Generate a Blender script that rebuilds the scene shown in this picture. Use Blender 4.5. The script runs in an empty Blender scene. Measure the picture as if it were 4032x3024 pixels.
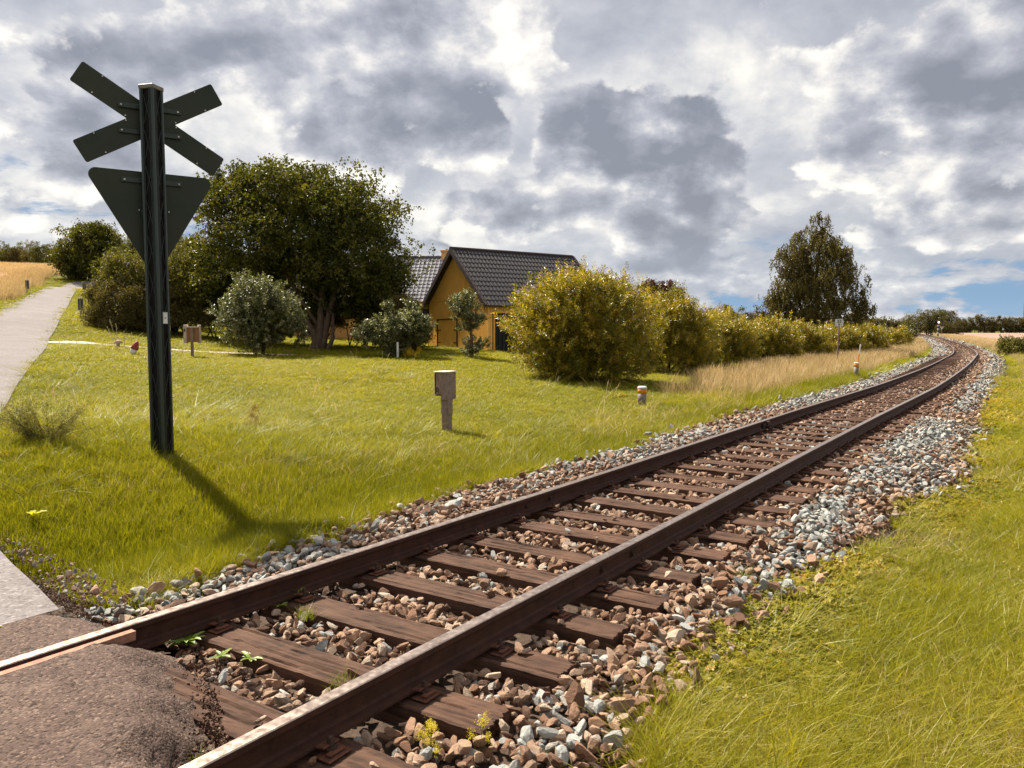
import bpy, math, random
import numpy as np
from mathutils import Vector, Matrix, Euler
rng = np.random.default_rng(7)
random.seed(7)
R = math.radians
SC = bpy.context.scene
COL = SC.collection

# ------------------------------------------------------------------ camera
CH, PITCH, FPX = 1.547, math.atan((1512 - 1298.8) / 3030.0), 3030.0
cd = bpy.data.cameras.new("camera"); cam = bpy.data.objects.new("camera", cd); COL.objects.link(cam)
cd.sensor_width = 36; cd.lens = FPX / 4032 * 36; cd.clip_start = 0.05; cd.clip_end = 6000
cam.location = (0, 0, CH); cam.rotation_euler = (math.pi / 2 - PITCH, 0, 0)
SC.camera = cam
# ------------------------------------------------------------------ light
SUN_EL, SUN_AZ = R(50), R(-44)          # azimuth from +Y towards +X
sd = bpy.data.lights.new("sun", 'SUN'); sun = bpy.data.objects.new("sun", sd); COL.objects.link(sun)
sd.energy = 5.0; sd.angle = R(2.2); sd.color = (1.0, 0.91, 0.76)
SUN = Vector((math.sin(SUN_AZ) * math.cos(SUN_EL), math.cos(SUN_AZ) * math.cos(SUN_EL), math.sin(SUN_EL)))
sun.rotation_euler = SUN.to_track_quat('Z', 'Y').to_euler()
SC.view_settings.view_transform = 'Standard'; SC.view_settings.look = 'None'
SC.view_settings.gamma = 1; SC.view_settings.use_curve_mapping = False
SC.view_settings.exposure = 1.3
SC.render.engine = 'CYCLES'
SC.cycles.max_bounces = 6; SC.cycles.diffuse_bounces = 3; SC.cycles.transmission_bounces = 4
SC.cycles.transparent_max_bounces = 8; SC.cycles.use_denoising = True
SC.cycles.sample_clamp_indirect = 6

# ------------------------------------------------------------------ node helpers
class NT:
    def __init__(s, tree): s.t = tree; s.n = tree.nodes; s.l = tree.links
    def new(s, typ, **kw):
        nd = s.n.new(typ)
        for k, v in kw.items():
            if k.startswith('i_'):
                key = k[2:]
                key = int(key) if key.isdigit() else key
                s.put(nd.inputs[key], v)
            else: setattr(nd, k, v)
        return nd
    def put(s, sock, v):
        if isinstance(v, bpy.types.NodeSocket): s.l.new(v, sock)
        else:
            if hasattr(sock.default_value, '__len__') and hasattr(v, '__len__') and len(sock.default_value) == 4 and len(v) == 3: v = (*v, 1)
            sock.default_value = v
    def m(s, op, a, b=0.0, c=0.0, clamp=False):
        nd = s.n.new('ShaderNodeMath'); nd.operation = op; nd.use_clamp = clamp
        s.put(nd.inputs[0], a); s.put(nd.inputs[1], b); s.put(nd.inputs[2], c)
        return nd.outputs[0]
    def mix(s, f, a, b, typ='MIX'):
        nd = s.n.new('ShaderNodeMix'); nd.data_type = 'RGBA'; nd.blend_type = typ
        s.put(nd.inputs[0], f); s.put(nd.inputs[6], a); s.put(nd.inputs[7], b)
        return nd.outputs[2]
    def noise(s, vec, scale, detail=4, rough=.55, dist=0.0, dim='3D'):
        nd = s.n.new('ShaderNodeTexNoise'); nd.noise_dimensions = dim
        if vec is not None: s.l.new(vec, nd.inputs['Vector'])
        nd.inputs['Scale'].default_value = scale; nd.inputs['Detail'].default_value = detail
        nd.inputs['Roughness'].default_value = rough; nd.inputs['Distortion'].default_value = dist
        return nd.outputs[0]
    def ramp(s, f, stops, interp='LINEAR'):
        nd = s.n.new('ShaderNodeValToRGB'); cr = nd.color_ramp; cr.interpolation = interp
        while len(cr.elements) < len(stops): cr.elements.new(0.5)
        for e, (p, c) in zip(cr.elements, stops):
            e.position = p; e.color = (*c, 1) if len(c) == 3 else c
        s.put(nd.inputs[0], f)
        return nd.outputs[0]
    def mr(s, v, a, b, c=0.0, d=1.0, smooth=False):
        nd = s.n.new('ShaderNodeMapRange')
        if smooth: nd.interpolation_type = 'SMOOTHSTEP'
        s.put(nd.inputs[0], v)
        for i, x in enumerate((a, b, c, d)): nd.inputs[1 + i].default_value = x
        return nd.outputs[0]

# ------------------------------------------------------------------ sky: broken grey and cream cloud over a blue horizon
W = bpy.data.worlds.new("World"); SC.world = W; W.use_nodes = True
T = NT(W.node_tree); W.node_tree.nodes.clear()
sky = T.new('ShaderNodeTexSky', sky_type='NISHITA', sun_disc=False)
sky.sun_elevation = SUN_EL; sky.sun_rotation = SUN_AZ; sky.air_density = 1.2; sky.dust_density = 1.0
tc = T.new('ShaderNodeTexCoord'); D = tc.outputs['Generated']
sx = T.new('ShaderNodeSeparateXYZ'); T.l.new(D, sx.inputs[0])
dx, dy, dz = sx.outputs
az = T.m('ARCTAN2', dx, dy); el = T.m('ARCSINE', dz)
inv = T.m('DIVIDE', 1.0, T.m('ADD', T.m('MAXIMUM', dz, -0.2), 0.50))
cx = T.new('ShaderNodeCombineXYZ'); T.put(cx.inputs[0], T.m('MULTIPLY', dx, inv)); T.put(cx.inputs[1], T.m('MULTIPLY', dy, inv))
P = cx.outputs[0]
def shifted(off):
    v = T.new('ShaderNodeVectorMath', operation='ADD'); T.l.new(P, v.inputs[0]); v.inputs[1].default_value = off; return v.outputs[0]
def puffs(vec, sc):
    vo = T.new('ShaderNodeTexVoronoi', feature='SMOOTH_F1', voronoi_dimensions='2D', i_Scale=sc); vo.inputs['Smoothness'].default_value = .35; vo.inputs['Detail'].default_value = 1.0; vo.inputs['Roughness'].default_value = .5
    T.l.new(vec, vo.inputs['Vector']); return vo.outputs['Distance']
def field(off):
    vec = shifted(off)
    a = T.noise(vec, 2.9, 9, .58, .05, '2D')
    return T.m('ADD', T.m('SUBTRACT', a, T.m('MULTIPLY', puffs(vec, 8.5), .15)), .06)
O_ = (7.7, 9.4, 0.4)
n0 = field(O_); n1 = field((O_[0] - .022, O_[1] + .05, O_[2]))
# broad masses where the photograph has them (azimuth, elevation, widths, amount)
def px(u, v):
    x = (u - 2016) / FPX; y = -(v - 1512) / FPX; cp, sp = math.cos(PITCH), math.sin(PITCH)
    d = Vector((x, cp + y * sp, y * cp - sp)).normalized(); return math.atan2(d.x, d.y), math.asin(d.z)
BL = [(1800, 330, 330, 190, .22), (1520, 90, 240, 110, .12), (2640, 640, 360, 250, .22), (2290, 450, 120, 130, .13), (1950, 830, 170, 70, .15), (3700, 420, 400, 120, .14),
      (3050, 230, 180, 70, .13), (900, 200, 330, 100, .13), (150, 330, 300, 260, .13), (1280, 420, 130, 70, .10), (1330, 560, 170, 120, .07), (3700, 880, 480, 100, .09), (3300, 300, 160, 60, .08), (2500, 850, 420, 70, .10),
      (2450, 110, 480, 130, -.18), (3080, 620, 130, 110, -.13), (2060, 560, 60, 170, -.16), (700, 40, 300, 70, -.12), (3950, 640, 220, 80, -.06), (1180, 330, 110, 80, -.09),
      (330, 760, 300, 90, -.07), (1650, 720, 110, 110, -.15), (2990, 1020, 140, 50, -.07), (3480, 1010, 240, 40, -.08), (2200, 960, 300, 60, -.06), (900, 560, 120, 200, -.08)]
acc = T.m('ADD', 0.0, 0.0)
for (u, v, su, sv, amp) in BL:
    a0, e0 = px(u, v)
    ax = T.m('DIVIDE', T.m('SUBTRACT', az, a0), su / FPX); ey = T.m('DIVIDE', T.m('SUBTRACT', el, e0), sv / FPX)
    r2 = T.m('ADD', T.m('MULTIPLY', ax, ax), T.m('MULTIPLY', ey, ey))
    acc = T.m('ADD', acc, T.m('MULTIPLY', T.m('EXPONENT', T.m('MULTIPLY', r2, -.8)), amp))
f0 = T.m('ADD', n0, acc); f1 = T.m('ADD', n1, acc)
# high veil: cream to pale lavender
nv = T.noise(shifted((9.1, 4.2, 2.0)), 3.6, 6, .58, .1, '2D')
veil = T.ramp(T.m('SUBTRACT', nv, T.m('MULTIPLY', acc, .5)), [(.30, (.68, .65, .59)), (.42, (.52, .51, .50)), (.52, (.38, .385, .41)), (.68, (.28, .29, .33))])
# cumulus masses in front: dark undersides, bright sunward rims
mask = T.mr(f0, .44, .505, 0, 1, True)
thick = T.mr(f0, .44, .68)
lit = T.m('MULTIPLY', T.m('SUBTRACT', n0, n1), 3.8)
val = T.m('ADD', T.m('SUBTRACT', .86, T.m('MULTIPLY', T.m('POWER', thick, .8), .70)), lit)
cum = T.ramp(val, [(0.0, (.175, .182, .215)), (.25, (.225, .232, .268)), (.48, (.305, .31, .345)), (.66, (.40, .40, .42)), (.82, (.56, .54, .52)), (1.0, (.70, .67, .61))])
cloudcol = T.mix(mask, veil, cum)
# blue openings low down and at the left
a0, e0 = px(150, 900)
ax = T.m('DIVIDE', T.m('SUBTRACT', az, a0), .19); ey = T.m('DIVIDE', T.m('SUBTRACT', el, e0), .085)
hole = T.m('EXPONENT', T.m('MULTIPLY', T.m('ADD', T.m('MULTIPLY', ax, ax), T.m('MULTIPLY', ey, ey)), -1.0))
low = T.mr(el, 0.0, .16, 1.0, 0.0, True)
stre = T.new('ShaderNodeMapping'); T.l.new(D, stre.inputs[0]); stre.inputs['Scale'].default_value = (6, 6, 24)
ns = T.noise(stre.outputs[0], 1.0, 6, .58, .3)
gapv = T.m('SUBTRACT', T.m('ADD', T.m('MULTIPLY', low, .138), T.m('MULTIPLY', hole, .12)), T.m('ADD', T.m('MULTIPLY', T.m('SUBTRACT', ns, .5), .9), T.m('MULTIPLY', T.m('SUBTRACT', f0, .42), .55)))
gapm = T.m('MULTIPLY', T.mr(gapv, .135, .215, 0.0, .92, True), T.m('ADD', T.m('MULTIPLY', low, 1.6), T.m('MULTIPLY', hole, 1.4), 0.0, True), 0.0, True)
blue = T.ramp(T.mr(el, -.02, .45), [(0, (.23, .36, .48)), (.12, (.145, .255, .40)), (.5, (.10, .165, .29)), (1, (.085, .13, .24))])
lowcol = T.ramp(T.m('ADD', ns, T.m('MULTIPLY', T.m('SUBTRACT', n0, n1), .9)), [(.36, (.25, .285, .35)), (.48, (.34, .37, .43)), (.57, (.50, .51, .53)), (.68, (.70, .68, .65))])
whitelow = T.mix(T.m('MULTIPLY', low, .8), cloudcol, lowcol)
col = T.mix(gapm, whitelow, blue)
hsv = T.new('ShaderNodeHueSaturation'); T.l.new(col, hsv.inputs['Color']); hsv.inputs['Value'].default_value = .67; col = hsv.outputs[0]
bgc = T.new('ShaderNodeBackground'); T.put(bgc.inputs[0], col); bgc.inputs[1].default_value = 1.0
bgs = T.new('ShaderNodeBackground'); T.l.new(sky.outputs[0], bgs.inputs[0]); bgs.inputs[1].default_value = .05
mixs = T.new('ShaderNodeMixShader'); mixs.inputs[0].default_value = .93
T.l.new(bgs.outputs[0], mixs.inputs[1]); T.l.new(bgc.outputs[0], mixs.inputs[2])
wo = T.new('ShaderNodeOutputWorld'); T.l.new(mixs.outputs[0], wo.inputs[0])
W.cycles.sampling_method = 'MANUAL'; W.cycles.sample_map_resolution = 512

# ------------------------------------------------------------------ object helpers
def tag(o, label=None, cat=None, group=None, kind=None):
    if label: o['label'] = label
    if cat: o['category'] = cat
    if group: o['group'] = group
    if kind: o['kind'] = kind
    return o
def empty(name, loc, rz=0, **kw):
    o = bpy.data.objects.new(name, None); COL.objects.link(o); o.location = loc; o.rotation_euler = (0, 0, rz); o.empty_display_size = .1
    return tag(o, **kw)
def npmesh(name, V, Fq=None, Ft=None, smooth=False, attr=None):
    """V n x 3, quads and / or triangles, as numpy arrays."""
    me = bpy.data.meshes.new(name)
    V = np.asarray(V, np.float32)
    Fq = np.zeros((0, 4), np.int32) if Fq is None else np.asarray(Fq, np.int32).reshape(-1, 4)
    Ft = np.zeros((0, 3), np.int32) if Ft is None else np.asarray(Ft, np.int32).reshape(-1, 3)
    loops = np.concatenate([Fq.ravel(), Ft.ravel()])
    tot = np.concatenate([np.full(len(Fq), 4, np.int32), np.full(len(Ft), 3, np.int32)])
    start = np.concatenate([[0], np.cumsum(tot)[:-1]]).astype(np.int32) if len(tot) else np.zeros(0, np.int32)
    me.vertices.add(len(V)); me.vertices.foreach_set('co', V.ravel())
    if len(tot):
        me.loops.add(len(loops)); me.loops.foreach_set('vertex_index', loops)
        me.polygons.add(len(tot)); me.polygons.foreach_set('loop_start', start); me.polygons.foreach_set('loop_total', tot)
        me.polygons.foreach_set('use_smooth', np.full(len(tot), smooth))
    me.update(calc_edges=True)
    if attr:
        for k, a in attr.items():
            at = me.attributes.new(k, 'FLOAT', 'POINT'); at.data.foreach_set('value', np.asarray(a, np.float32))
    return me
def link(name, me, mats=None, parent=None, loc=None, rot=None, **kw):
    o = bpy.data.objects.new(name, me); COL.objects.link(o)
    if mats is not None and me is not None and len(me.materials) == 0:
        for m_ in (mats if isinstance(mats, (list, tuple)) else [mats]): me.materials.append(m_)
    if parent: o.parent = parent
    if loc is not None: o.location = loc
    if rot is not None: o.rotation_euler = rot
    return tag(o, **kw)
class MB:
    """collects simple shapes into one mesh"""
    def __init__(s): s.v = []; s.f = []; s.mi = []
    def add(s, V, F, mi=0):
        k = len(s.v); s.v += [tuple(p) for p in V]; s.f += [tuple(i + k for i in f) for f in F]; s.mi += [mi] * len(F); return s
    def box(s, c, d, M=None, mi=0, bev=0.0):
        x, y, z = d[0] / 2, d[1] / 2, d[2] / 2
        if bev <= 0:
            V = [Vector(c) + Vector((a * x, b * y, e * z)) for e in (-1, 1) for b in (-1, 1) for a in (-1, 1)]
            F = [(0, 2, 3, 1), (4, 5, 7, 6), (0, 1, 5, 4), (2, 6, 7, 3), (0, 4, 6, 2), (1, 3, 7, 5)]
        else:
            b_ = bev; ring = []
            for (zz, ins) in ((-z, b_), (-z + b_, 0), (z - b_, 0), (z, b_)):
                X, Y = x - ins, y - ins
                ring.append([(X, Y - b_ * (ins == 0), zz), (X - b_ * (ins == 0), Y, zz), (-X + b_ * (ins == 0), Y, zz), (-X, Y - b_ * (ins == 0), zz), (-X, -Y + b_ * (ins == 0), zz), (-X + b_ * (ins == 0), -Y, zz), (X - b_ * (ins == 0), -Y, zz), (X, -Y + b_ * (ins == 0), zz)])
            V = [Vector(c) + Vector(p) for r_ in ring for p in r_]
            F = [tuple(reversed(range(8))), tuple(range(24, 32))]
            for k in range(3):
                for i in range(8): F.append((k * 8 + i, k * 8 + (i + 1) % 8, k * 8 + 8 + (i + 1) % 8, k * 8 + 8 + i))
        if M is not None: V = [M @ p for p in V]
        return s.add(V, F, mi)
    def tube(s, pts, rad, n=8, mi=0, cap=True):
        pts = [Vector(p) for p in pts]; rad = rad if hasattr(rad, '__len__') else [rad] * len(pts)
        V = []; F = []
        for i, p in enumerate(pts):
            d = (pts[min(i + 1, len(pts) - 1)] - pts[max(i - 1, 0)]).normalized()
            a = d.orthogonal().normalized() if i == 0 else (a - d * a.dot(d)).normalized()
            b = d.cross(a)
            for k in range(n):
                t = 2 * math.pi * k / n; V.append(p + (a * math.cos(t) + b * math.sin(t)) * rad[i])
        for i in range(len(pts) - 1):
            for k in range(n): F.append((i * n + k, i * n + (k + 1) % n, (i + 1) * n + (k + 1) % n, (i + 1) * n + k))
        if cap: F.append(tuple(reversed(range(n)))); F.append(tuple(range((len(pts) - 1) * n, len(pts) * n)))
        return s.add(V, F, mi)
    def prism(s, poly, y0, y1, M=None, mi=0):
        """poly in x,z extruded along y"""
        n = len(poly); V = [Vector((p[0], y0, p[1])) for p in poly] + [Vector((p[0], y1, p[1])) for p in poly]
        F = [tuple(range(n)), tuple(reversed(range(n, 2 * n)))] + [(i, n + i, n + (i + 1) % n, (i + 1) % n) for i in range(n)]
        if M is not None: V = [M @ p for p in V]
        return s.add(V, F, mi)
    def build(s, name, mats, parent=None, loc=None, rot=None, smooth=False, **kw):
        me = bpy.data.meshes.new(name); me.from_pydata(s.v, [], s.f)
        for m_ in (mats if isinstance(mats, (list, tuple)) else [mats]): me.materials.append(m_)
        me.polygons.foreach_set('material_index', s.mi)
        me.polygons.foreach_set('use_smooth', [smooth] * len(s.f)); me.update()
        return link(name, me, None, parent, loc, rot, **kw)

# ------------------------------------------------------------------ materials
def mat(name, color, rough=.8, metal=0.0, var=.25, scale=6.0, bump=0.0, bscale=40.0, col2=None, coords='Object', stretch=None, spec=.3, detail=6):
    m_ = bpy.data.materials.new(name); m_.use_nodes = True; t = NT(m_.node_tree); t.n.clear()
    c = t.new('ShaderNodeTexCoord').outputs[coords]
    if stretch:
        mp = t.new('ShaderNodeMapping'); t.l.new(c, mp.inputs[0]); mp.inputs['Scale'].default_value = stretch; c = mp.outputs[0]
    b = t.new('ShaderNodeBsdfPrincipled'); b.inputs['Roughness'].default_value = rough; b.inputs['Metallic'].default_value = metal
    b.inputs['Specular IOR Level'].default_value = spec
    n = t.noise(c, scale, detail, .6)
    c2 = col2 if col2 else tuple(min(1, x * (1 + var)) for x in color); c1 = tuple(x * (1 - var) for x in color) if not col2 else color
    t.put(b.inputs['Base Color'], t.ramp(n, [(.3, c1), (.7, c2)]))
    if bump:
        bn = t.new('ShaderNodeBump'); bn.inputs['Strength'].default_value = bump; bn.inputs['Distance'].default_value = .01
        t.l.new(t.noise(c, bscale, 5, .65), bn.inputs['Height']); t.l.new(bn.outputs[0], b.inputs['Normal'])
    o = t.new('ShaderNodeOutputMaterial'); t.l.new(b.outputs[0], o.inputs[0])
    m_['_'] = 0
    return m_
def leaf_mat(name, stops, trans=.45, gloss=.10, rough=.45, inst=False, attrname='rnd', tcol=(1.25, 1.15, .5)):
    m_ = bpy.data.materials.new(name); m_.use_nodes = True; t = NT(m_.node_tree); t.n.clear()
    at = t.new('ShaderNodeAttribute', attribute_type='INSTANCER' if inst else 'GEOMETRY', attribute_name=attrname)
    f = at.outputs['Fac']
    if inst:
        g = t.new('ShaderNodeAttribute', attribute_type='GEOMETRY', attribute_name='rnd')
        f = t.m('ADD', t.m('MULTIPLY', f, .62), t.m('MULTIPLY', g.outputs['Fac'], .38))
    c = t.ramp(f, stops)
    d = t.new('ShaderNodeBsdfDiffuse'); t.put(d.inputs[0], c)
    tr = t.new('ShaderNodeBsdfTranslucent'); t.put(tr.inputs[0], t.mix(1.0, c, tcol, 'MULTIPLY'))
    gl = t.new('ShaderNodeBsdfGlossy'); gl.inputs['Roughness'].default_value = rough + .1; gl.inputs[0].default_value = (1, 1, 1, 1)
    m1 = t.new('ShaderNodeMixShader'); m1.inputs[0].default_value = trans; t.l.new(d.outputs[0], m1.inputs[1]); t.l.new(tr.outputs[0], m1.inputs[2])
    fr = t.new('ShaderNodeFresnel'); fr.inputs[0].default_value = 1.4
    m2 = t.new('ShaderNodeMixShader'); t.put(m2.inputs[0], t.m('MULTIPLY', fr.outputs[0], gloss * .55)); t.l.new(m1.outputs[0], m2.inputs[1]); t.l.new(gl.outputs[0], m2.inputs[2])
    o = t.new('ShaderNodeOutputMaterial'); t.l.new(m2.outputs[0], o.inputs[0])
    return m_

M_rust = mat("rusty rail steel", (.048, .019, .011), .75, .2, .35, 9, .25, 120)
M_rail = M_rust
def make_steel():
    m_ = bpy.data.materials.new("worn steel rail head"); m_.use_nodes = True; t = NT(m_.node_tree); b = t.n['Principled BSDF']
    c = t.new('ShaderNodeTexCoord').outputs['Object']
    b.inputs['Metallic'].default_value = .9
    n = t.noise(c, 30, 4, .6)
    t.put(b.inputs['Base Color'], t.ramp(n, [(.3, (.26, .19, .155)), (.7, (.42, .35, .31))])); t.put(b.inputs['Roughness'], t.mr(n, .3, .7, .30, .42))
    return m_
M_steel = make_steel()
M_clip = mat("orange rust fastening", (.105, .040, .022), .85, .1, .4, 25, .4, 150)
M_bolt = mat("dark rusty bolt", (.06, .035, .026), .7, .4, .4, 60)
def wood_mat(name, c1, c2, dark, sc=(2.2, 26, 26), bump=1.0):
    m_ = bpy.data.materials.new(name); m_.use_nodes = True; t = NT(m_.node_tree); b = t.n['Principled BSDF']; b.inputs['Roughness'].default_value = .85
    b.inputs['Specular IOR Level'].default_value = .2
    tcn = t.new('ShaderNodeTexCoord'); oi = t.new('ShaderNodeObjectInfo')
    ad = t.new('ShaderNodeVectorMath', operation='ADD'); t.l.new(tcn.outputs['Object'], ad.inputs[0])
    cb = t.new('ShaderNodeCombineXYZ'); t.put(cb.inputs[0], t.m('MULTIPLY', oi.outputs['Random'], 37)); t.put(cb.inputs[1], t.m('MULTIPLY', oi.outputs['Random'], 91)); t.l.new(cb.outputs[0], ad.inputs[1])
    mp = t.new('ShaderNodeMapping'); t.l.new(ad.outputs[0], mp.inputs[0]); mp.inputs['Scale'].default_value = sc
    n = t.noise(mp.outputs[0], 1.0, 8, .62, .6)
    n2 = t.noise(ad.outputs[0], 3.0, 4, .6)
    c = t.ramp(n, [(.38, dark), (.45, c1), (.64, c2)])
    c = t.mix(t.mr(n2, .35, .7, 0, .55), c, tuple(x * 1.7 for x in c2))
    c = t.mix(t.mr(oi.outputs['Random'], 0, 1, 0, .35), c, (.06, .032, .022))
    t.put(b.inputs['Base Color'], c)
    bn = t.new('ShaderNodeBump'); bn.inputs['Strength'].default_value = bump; bn.inputs['Distance'].default_value = .012
    t.l.new(n, bn.inputs['Height']); t.l.new(bn.outputs[0], b.inputs['Normal'])
    return m_
M_sleeper = wood_mat("weathered creosoted timber", (.040, .019, .012), (.088, .046, .029), (.007, .0032, .002))
M_woodgrey = wood_mat("grey weathered wood", (.20, .13, .09), (.30, .21, .16), (.08, .05, .03), (20, 20, 1.5), .5)
STONE_STOPS = [(0, (.085, .042, .025)), (.14, (.22, .115, .068)), (.34, (.42, .275, .185)), (.44, (.20, .115, .075)), (.56, (.52, .39, .285)), (.64, (.27, .27, .255)), (.8, (.44, .455, .44)), (.92, (.20, .22, .22)), (1, (.62, .59, .53))]
def stone_mat(name, inst):
    m_ = bpy.data.materials.new(name); m_.use_nodes = True; t = NT(m_.node_tree); b = t.n['Principled BSDF']; b.inputs['Roughness'].default_value = .8
    b.inputs['Specular IOR Level'].default_value = .3
    if inst: f = t.new('ShaderNodeAttribute', attribute_type='INSTANCER', attribute_name='tint').outputs['Fac']
    else: f = t.new('ShaderNodeSeparateColor', i_0=t.new('ShaderNodeObjectInfo').outputs['Color']).outputs[0]
    c = t.ramp(f, STONE_STOPS)
    o_ = t.new('ShaderNodeTexCoord').outputs['Object']
    n = t.noise(o_, 3.2 if inst else 3.2, 5, .65)
    c = t.mix(t.mr(n, .35, .7, 0, .6), c, t.mix(1.0, c, (.55, .48, .42), 'MULTIPLY'))
    t.put(b.inputs['Base Color'], c)
    bn = t.new('ShaderNodeBump'); bn.inputs['Strength'].default_value = .5; bn.inputs['Distance'].default_value = .05
    t.l.new(t.noise(o_, 9, 4, .7), bn.inputs['Height']); t.l.new(bn.outputs[0], b.inputs['Normal'])
    return m_
M_stone_i = stone_mat("crushed stone field", True); M_stone = stone_mat("crushed stone", False)
M_bed = mat("ballast grit", (.06, .038, .026), .95, 0, .5, 25, .8, 60, coords='Object')
def ground_mat():
    m_ = bpy.data.materials.new("grassy soil"); m_.use_nodes = True; t = NT(m_.node_tree); b = t.n['Principled BSDF']; b.inputs['Roughness'].default_value = 1
    b.inputs['Specular IOR Level'].default_value = .1
    c = t.new('ShaderNodeTexCoord').outputs['Object']
    n = t.noise(c, .35, 6, .6); n2 = t.noise(c, 9, 5, .7)
    g = t.ramp(n, [(.3, (.085, .095, .018)), (.55, (.125, .14, .022)), (.75, (.15, .135, .035))])
    g = t.mix(t.mr(n2, .4, .62, 0, .7), g, (.045, .045, .014))
    t.put(b.inputs['Base Color'], g); bn = t.new('ShaderNodeBump'); bn.inputs['Strength'].default_value = .8; bn.inputs['Distance'].default_value = .05
    t.l.new(n2, bn.inputs['Height']); t.l.new(bn.outputs[0], b.inputs['Normal'])
    return m_
M_ground = ground_mat()
def asphalt(name, base, light, dark, sc=1.0):
    m_ = bpy.data.materials.new(name); m_.use_nodes = True; t = NT(m_.node_tree); b = t.n['Principled BSDF']; b.inputs['Roughness'].default_value = .9
    b.inputs['Specular IOR Level'].default_value = .2
    c = t.new('ShaderNodeTexCoord').outputs['Object']
    vo = t.new('ShaderNodeTexVoronoi', i_Scale=85 * sc); t.l.new(c, vo.inputs['Vector'])
    hs = t.new('ShaderNodeSeparateColor', i_0=vo.outputs['Color'])
    g = t.ramp(hs.outputs[0], [(0, dark), (.35, base), (.78, base), (1, light)])
    n = t.noise(c, .7, 7, .65); g = t.mix(t.mr(n, .38, .66, 0, .6), g, t.mix(1.0, g, (.72, .70, .70), 'MULTIPLY'))
    n3 = t.noise(c, 6, 6, .7); g = t.mix(t.mr(n3, .55, .7, 0, .5), g, light)
    vc = t.new('ShaderNodeTexVoronoi', feature='DISTANCE_TO_EDGE', i_Scale=1.1); mpv = t.new('ShaderNodeVectorMath', operation='ADD'); t.l.new(c, mpv.inputs[0])
    nz = t.new('ShaderNodeTexNoise'); t.l.new(c, nz.inputs['Vector']); nz.inputs['Scale'].default_value = 2.2; nz.inputs['Detail'].default_value = 6; sv = t.new('ShaderNodeVectorMath', operation='SCALE'); t.l.new(nz.outputs['Color'], sv.inputs[0]); sv.inputs['Scale'].default_value = .9; t.l.new(sv.outputs[0], mpv.inputs[1]); t.l.new(mpv.outputs[0], vc.inputs['Vector'])
    crack = t.m('MULTIPLY', t.mr(vc.outputs['Distance'], .002, .010, 1, 0), t.mr(t.noise(c, .9, 2), .46, .56, 0, 1)); g = t.mix(t.m('MULTIPLY', crack, .75), g, dark)
    n4 = t.noise(c, .45, 5, .6, .8); g = t.mix(t.mr(n4, .50, .56, 0, .28), g, t.mix(.5, dark, base))
    t.put(b.inputs['Base Color'], g)
    bn = t.new('ShaderNodeBump'); bn.inputs['Strength'].default_value = .9; bn.inputs['Distance'].default_value = .006
    t.put(bn.inputs['Height'], t.m('SUBTRACT', t.noise(c, 120 * sc, 4, .7), vo.outputs['Distance'])); t.l.new(bn.outputs[0], b.inputs['Normal'])
    return m_
M_asph = asphalt("brown dusty asphalt", (.105, .070, .057), (.20, .14, .112), (.035, .022, .017))
M_road = asphalt("pale worn asphalt", (.185, .165, .165), (.27, .245, .24), (.12, .105, .105), .6)
M_yellow = mat("faded yellow paint", (.42, .36, .12), .8, 0, .3, 30)
M_path = mat("pale gravel path", (.42, .37, .32), .95, 0, .3, 8, .5, 40)
M_wheat = mat("ripe cereal field", (.30, .165, .075), 1, 0, .3, .18, 0, 1, col2=(.43, .26, .13), stretch=(1, 2.5, 1))
M_plow = mat("bare brown field", (.24, .155, .12), 1, 0, .2, .02, 0, 1, col2=(.30, .20, .155))
M_bark = mat("grey brown bark", (.12, .082, .055), .95, 0, .4, 6, 1.0, 18, stretch=(3, 3, .6))
M_darkbark = mat("dark bark", (.04, .028, .02), .95, 0, .4, 6, .5, 18)

# ------------------------------------------------------------------ track alignment (metres, rail top near the camera = 0)
KN = np.array([-40, -5, 8, 16, 25, 35, 50, 70, 100, 140, 200, 280.])
K_ = [0, .00238, -.00087, -.00015, .00121, .00176, .00175, .0015, .00114, -.00015, -.00008, .00125]
C_ = [0, 0, .0044, 0, 0, .067, .136, .017, -.019, -.007, -.007, .0016]
Z_ = [.0, .0247, -.0337, -.0285, -.0697, -.0589, -.0289, -.187, -.136, -.0353, .0397, .1727]
S = np.concatenate([np.arange(-30, 60, .5), np.arange(60, 300, 2.)])
_k = np.interp(S, KN, K_); i0 = int(np.argmin(abs(S + 3)))
_th = np.concatenate([[0], np.cumsum((_k[1:] + _k[:-1]) / 2 * np.diff(S))]); TH = .6062 - (_th - _th[i0])
_dx, _dy = np.sin(TH), np.cos(TH)
LX = np.concatenate([[0], np.cumsum((_dx[1:] + _dx[:-1]) / 2 * np.diff(S))]); LY = np.concatenate([[0], np.cumsum((_dy[1:] + _dy[:-1]) / 2 * np.diff(S))])
j0 = int(np.argmin(abs(S))); LX += -3.447 - LX[j0]; LY += 2.0 - LY[j0]
LZ = np.interp(S, KN, Z_); CANT = np.interp(S, KN, C_)
def smooth(a):
    for _ in range(6): a = np.concatenate([[a[0]], (a[:-2] + 2 * a[1:-1] + a[2:]) / 4, [a[-1]]])
    return a
LZ = smooth(LZ); CANT = smooth(CANT)
G = 1.505
def track(s, l, z=0.0):
    """track coordinates (along, lateral from the centre line to the right, above rail top) to world"""
    s = np.asarray(s, float); l = np.asarray(l, float)
    x = np.interp(s, S, LX); y = np.interp(s, S, LY); th = np.interp(s, S, TH)
    lz = np.interp(s, S, LZ); ca = np.interp(s, S, CANT)
    o = l + G / 2 + 0.035
    return np.stack([x + np.cos(th) * o, y - np.sin(th) * o, lz + ca * np.clip(o / G, -.6, 1.6) + z], -1)
CLX, CLY, CLZ = track(S, np.zeros(len(S))).T
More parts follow.
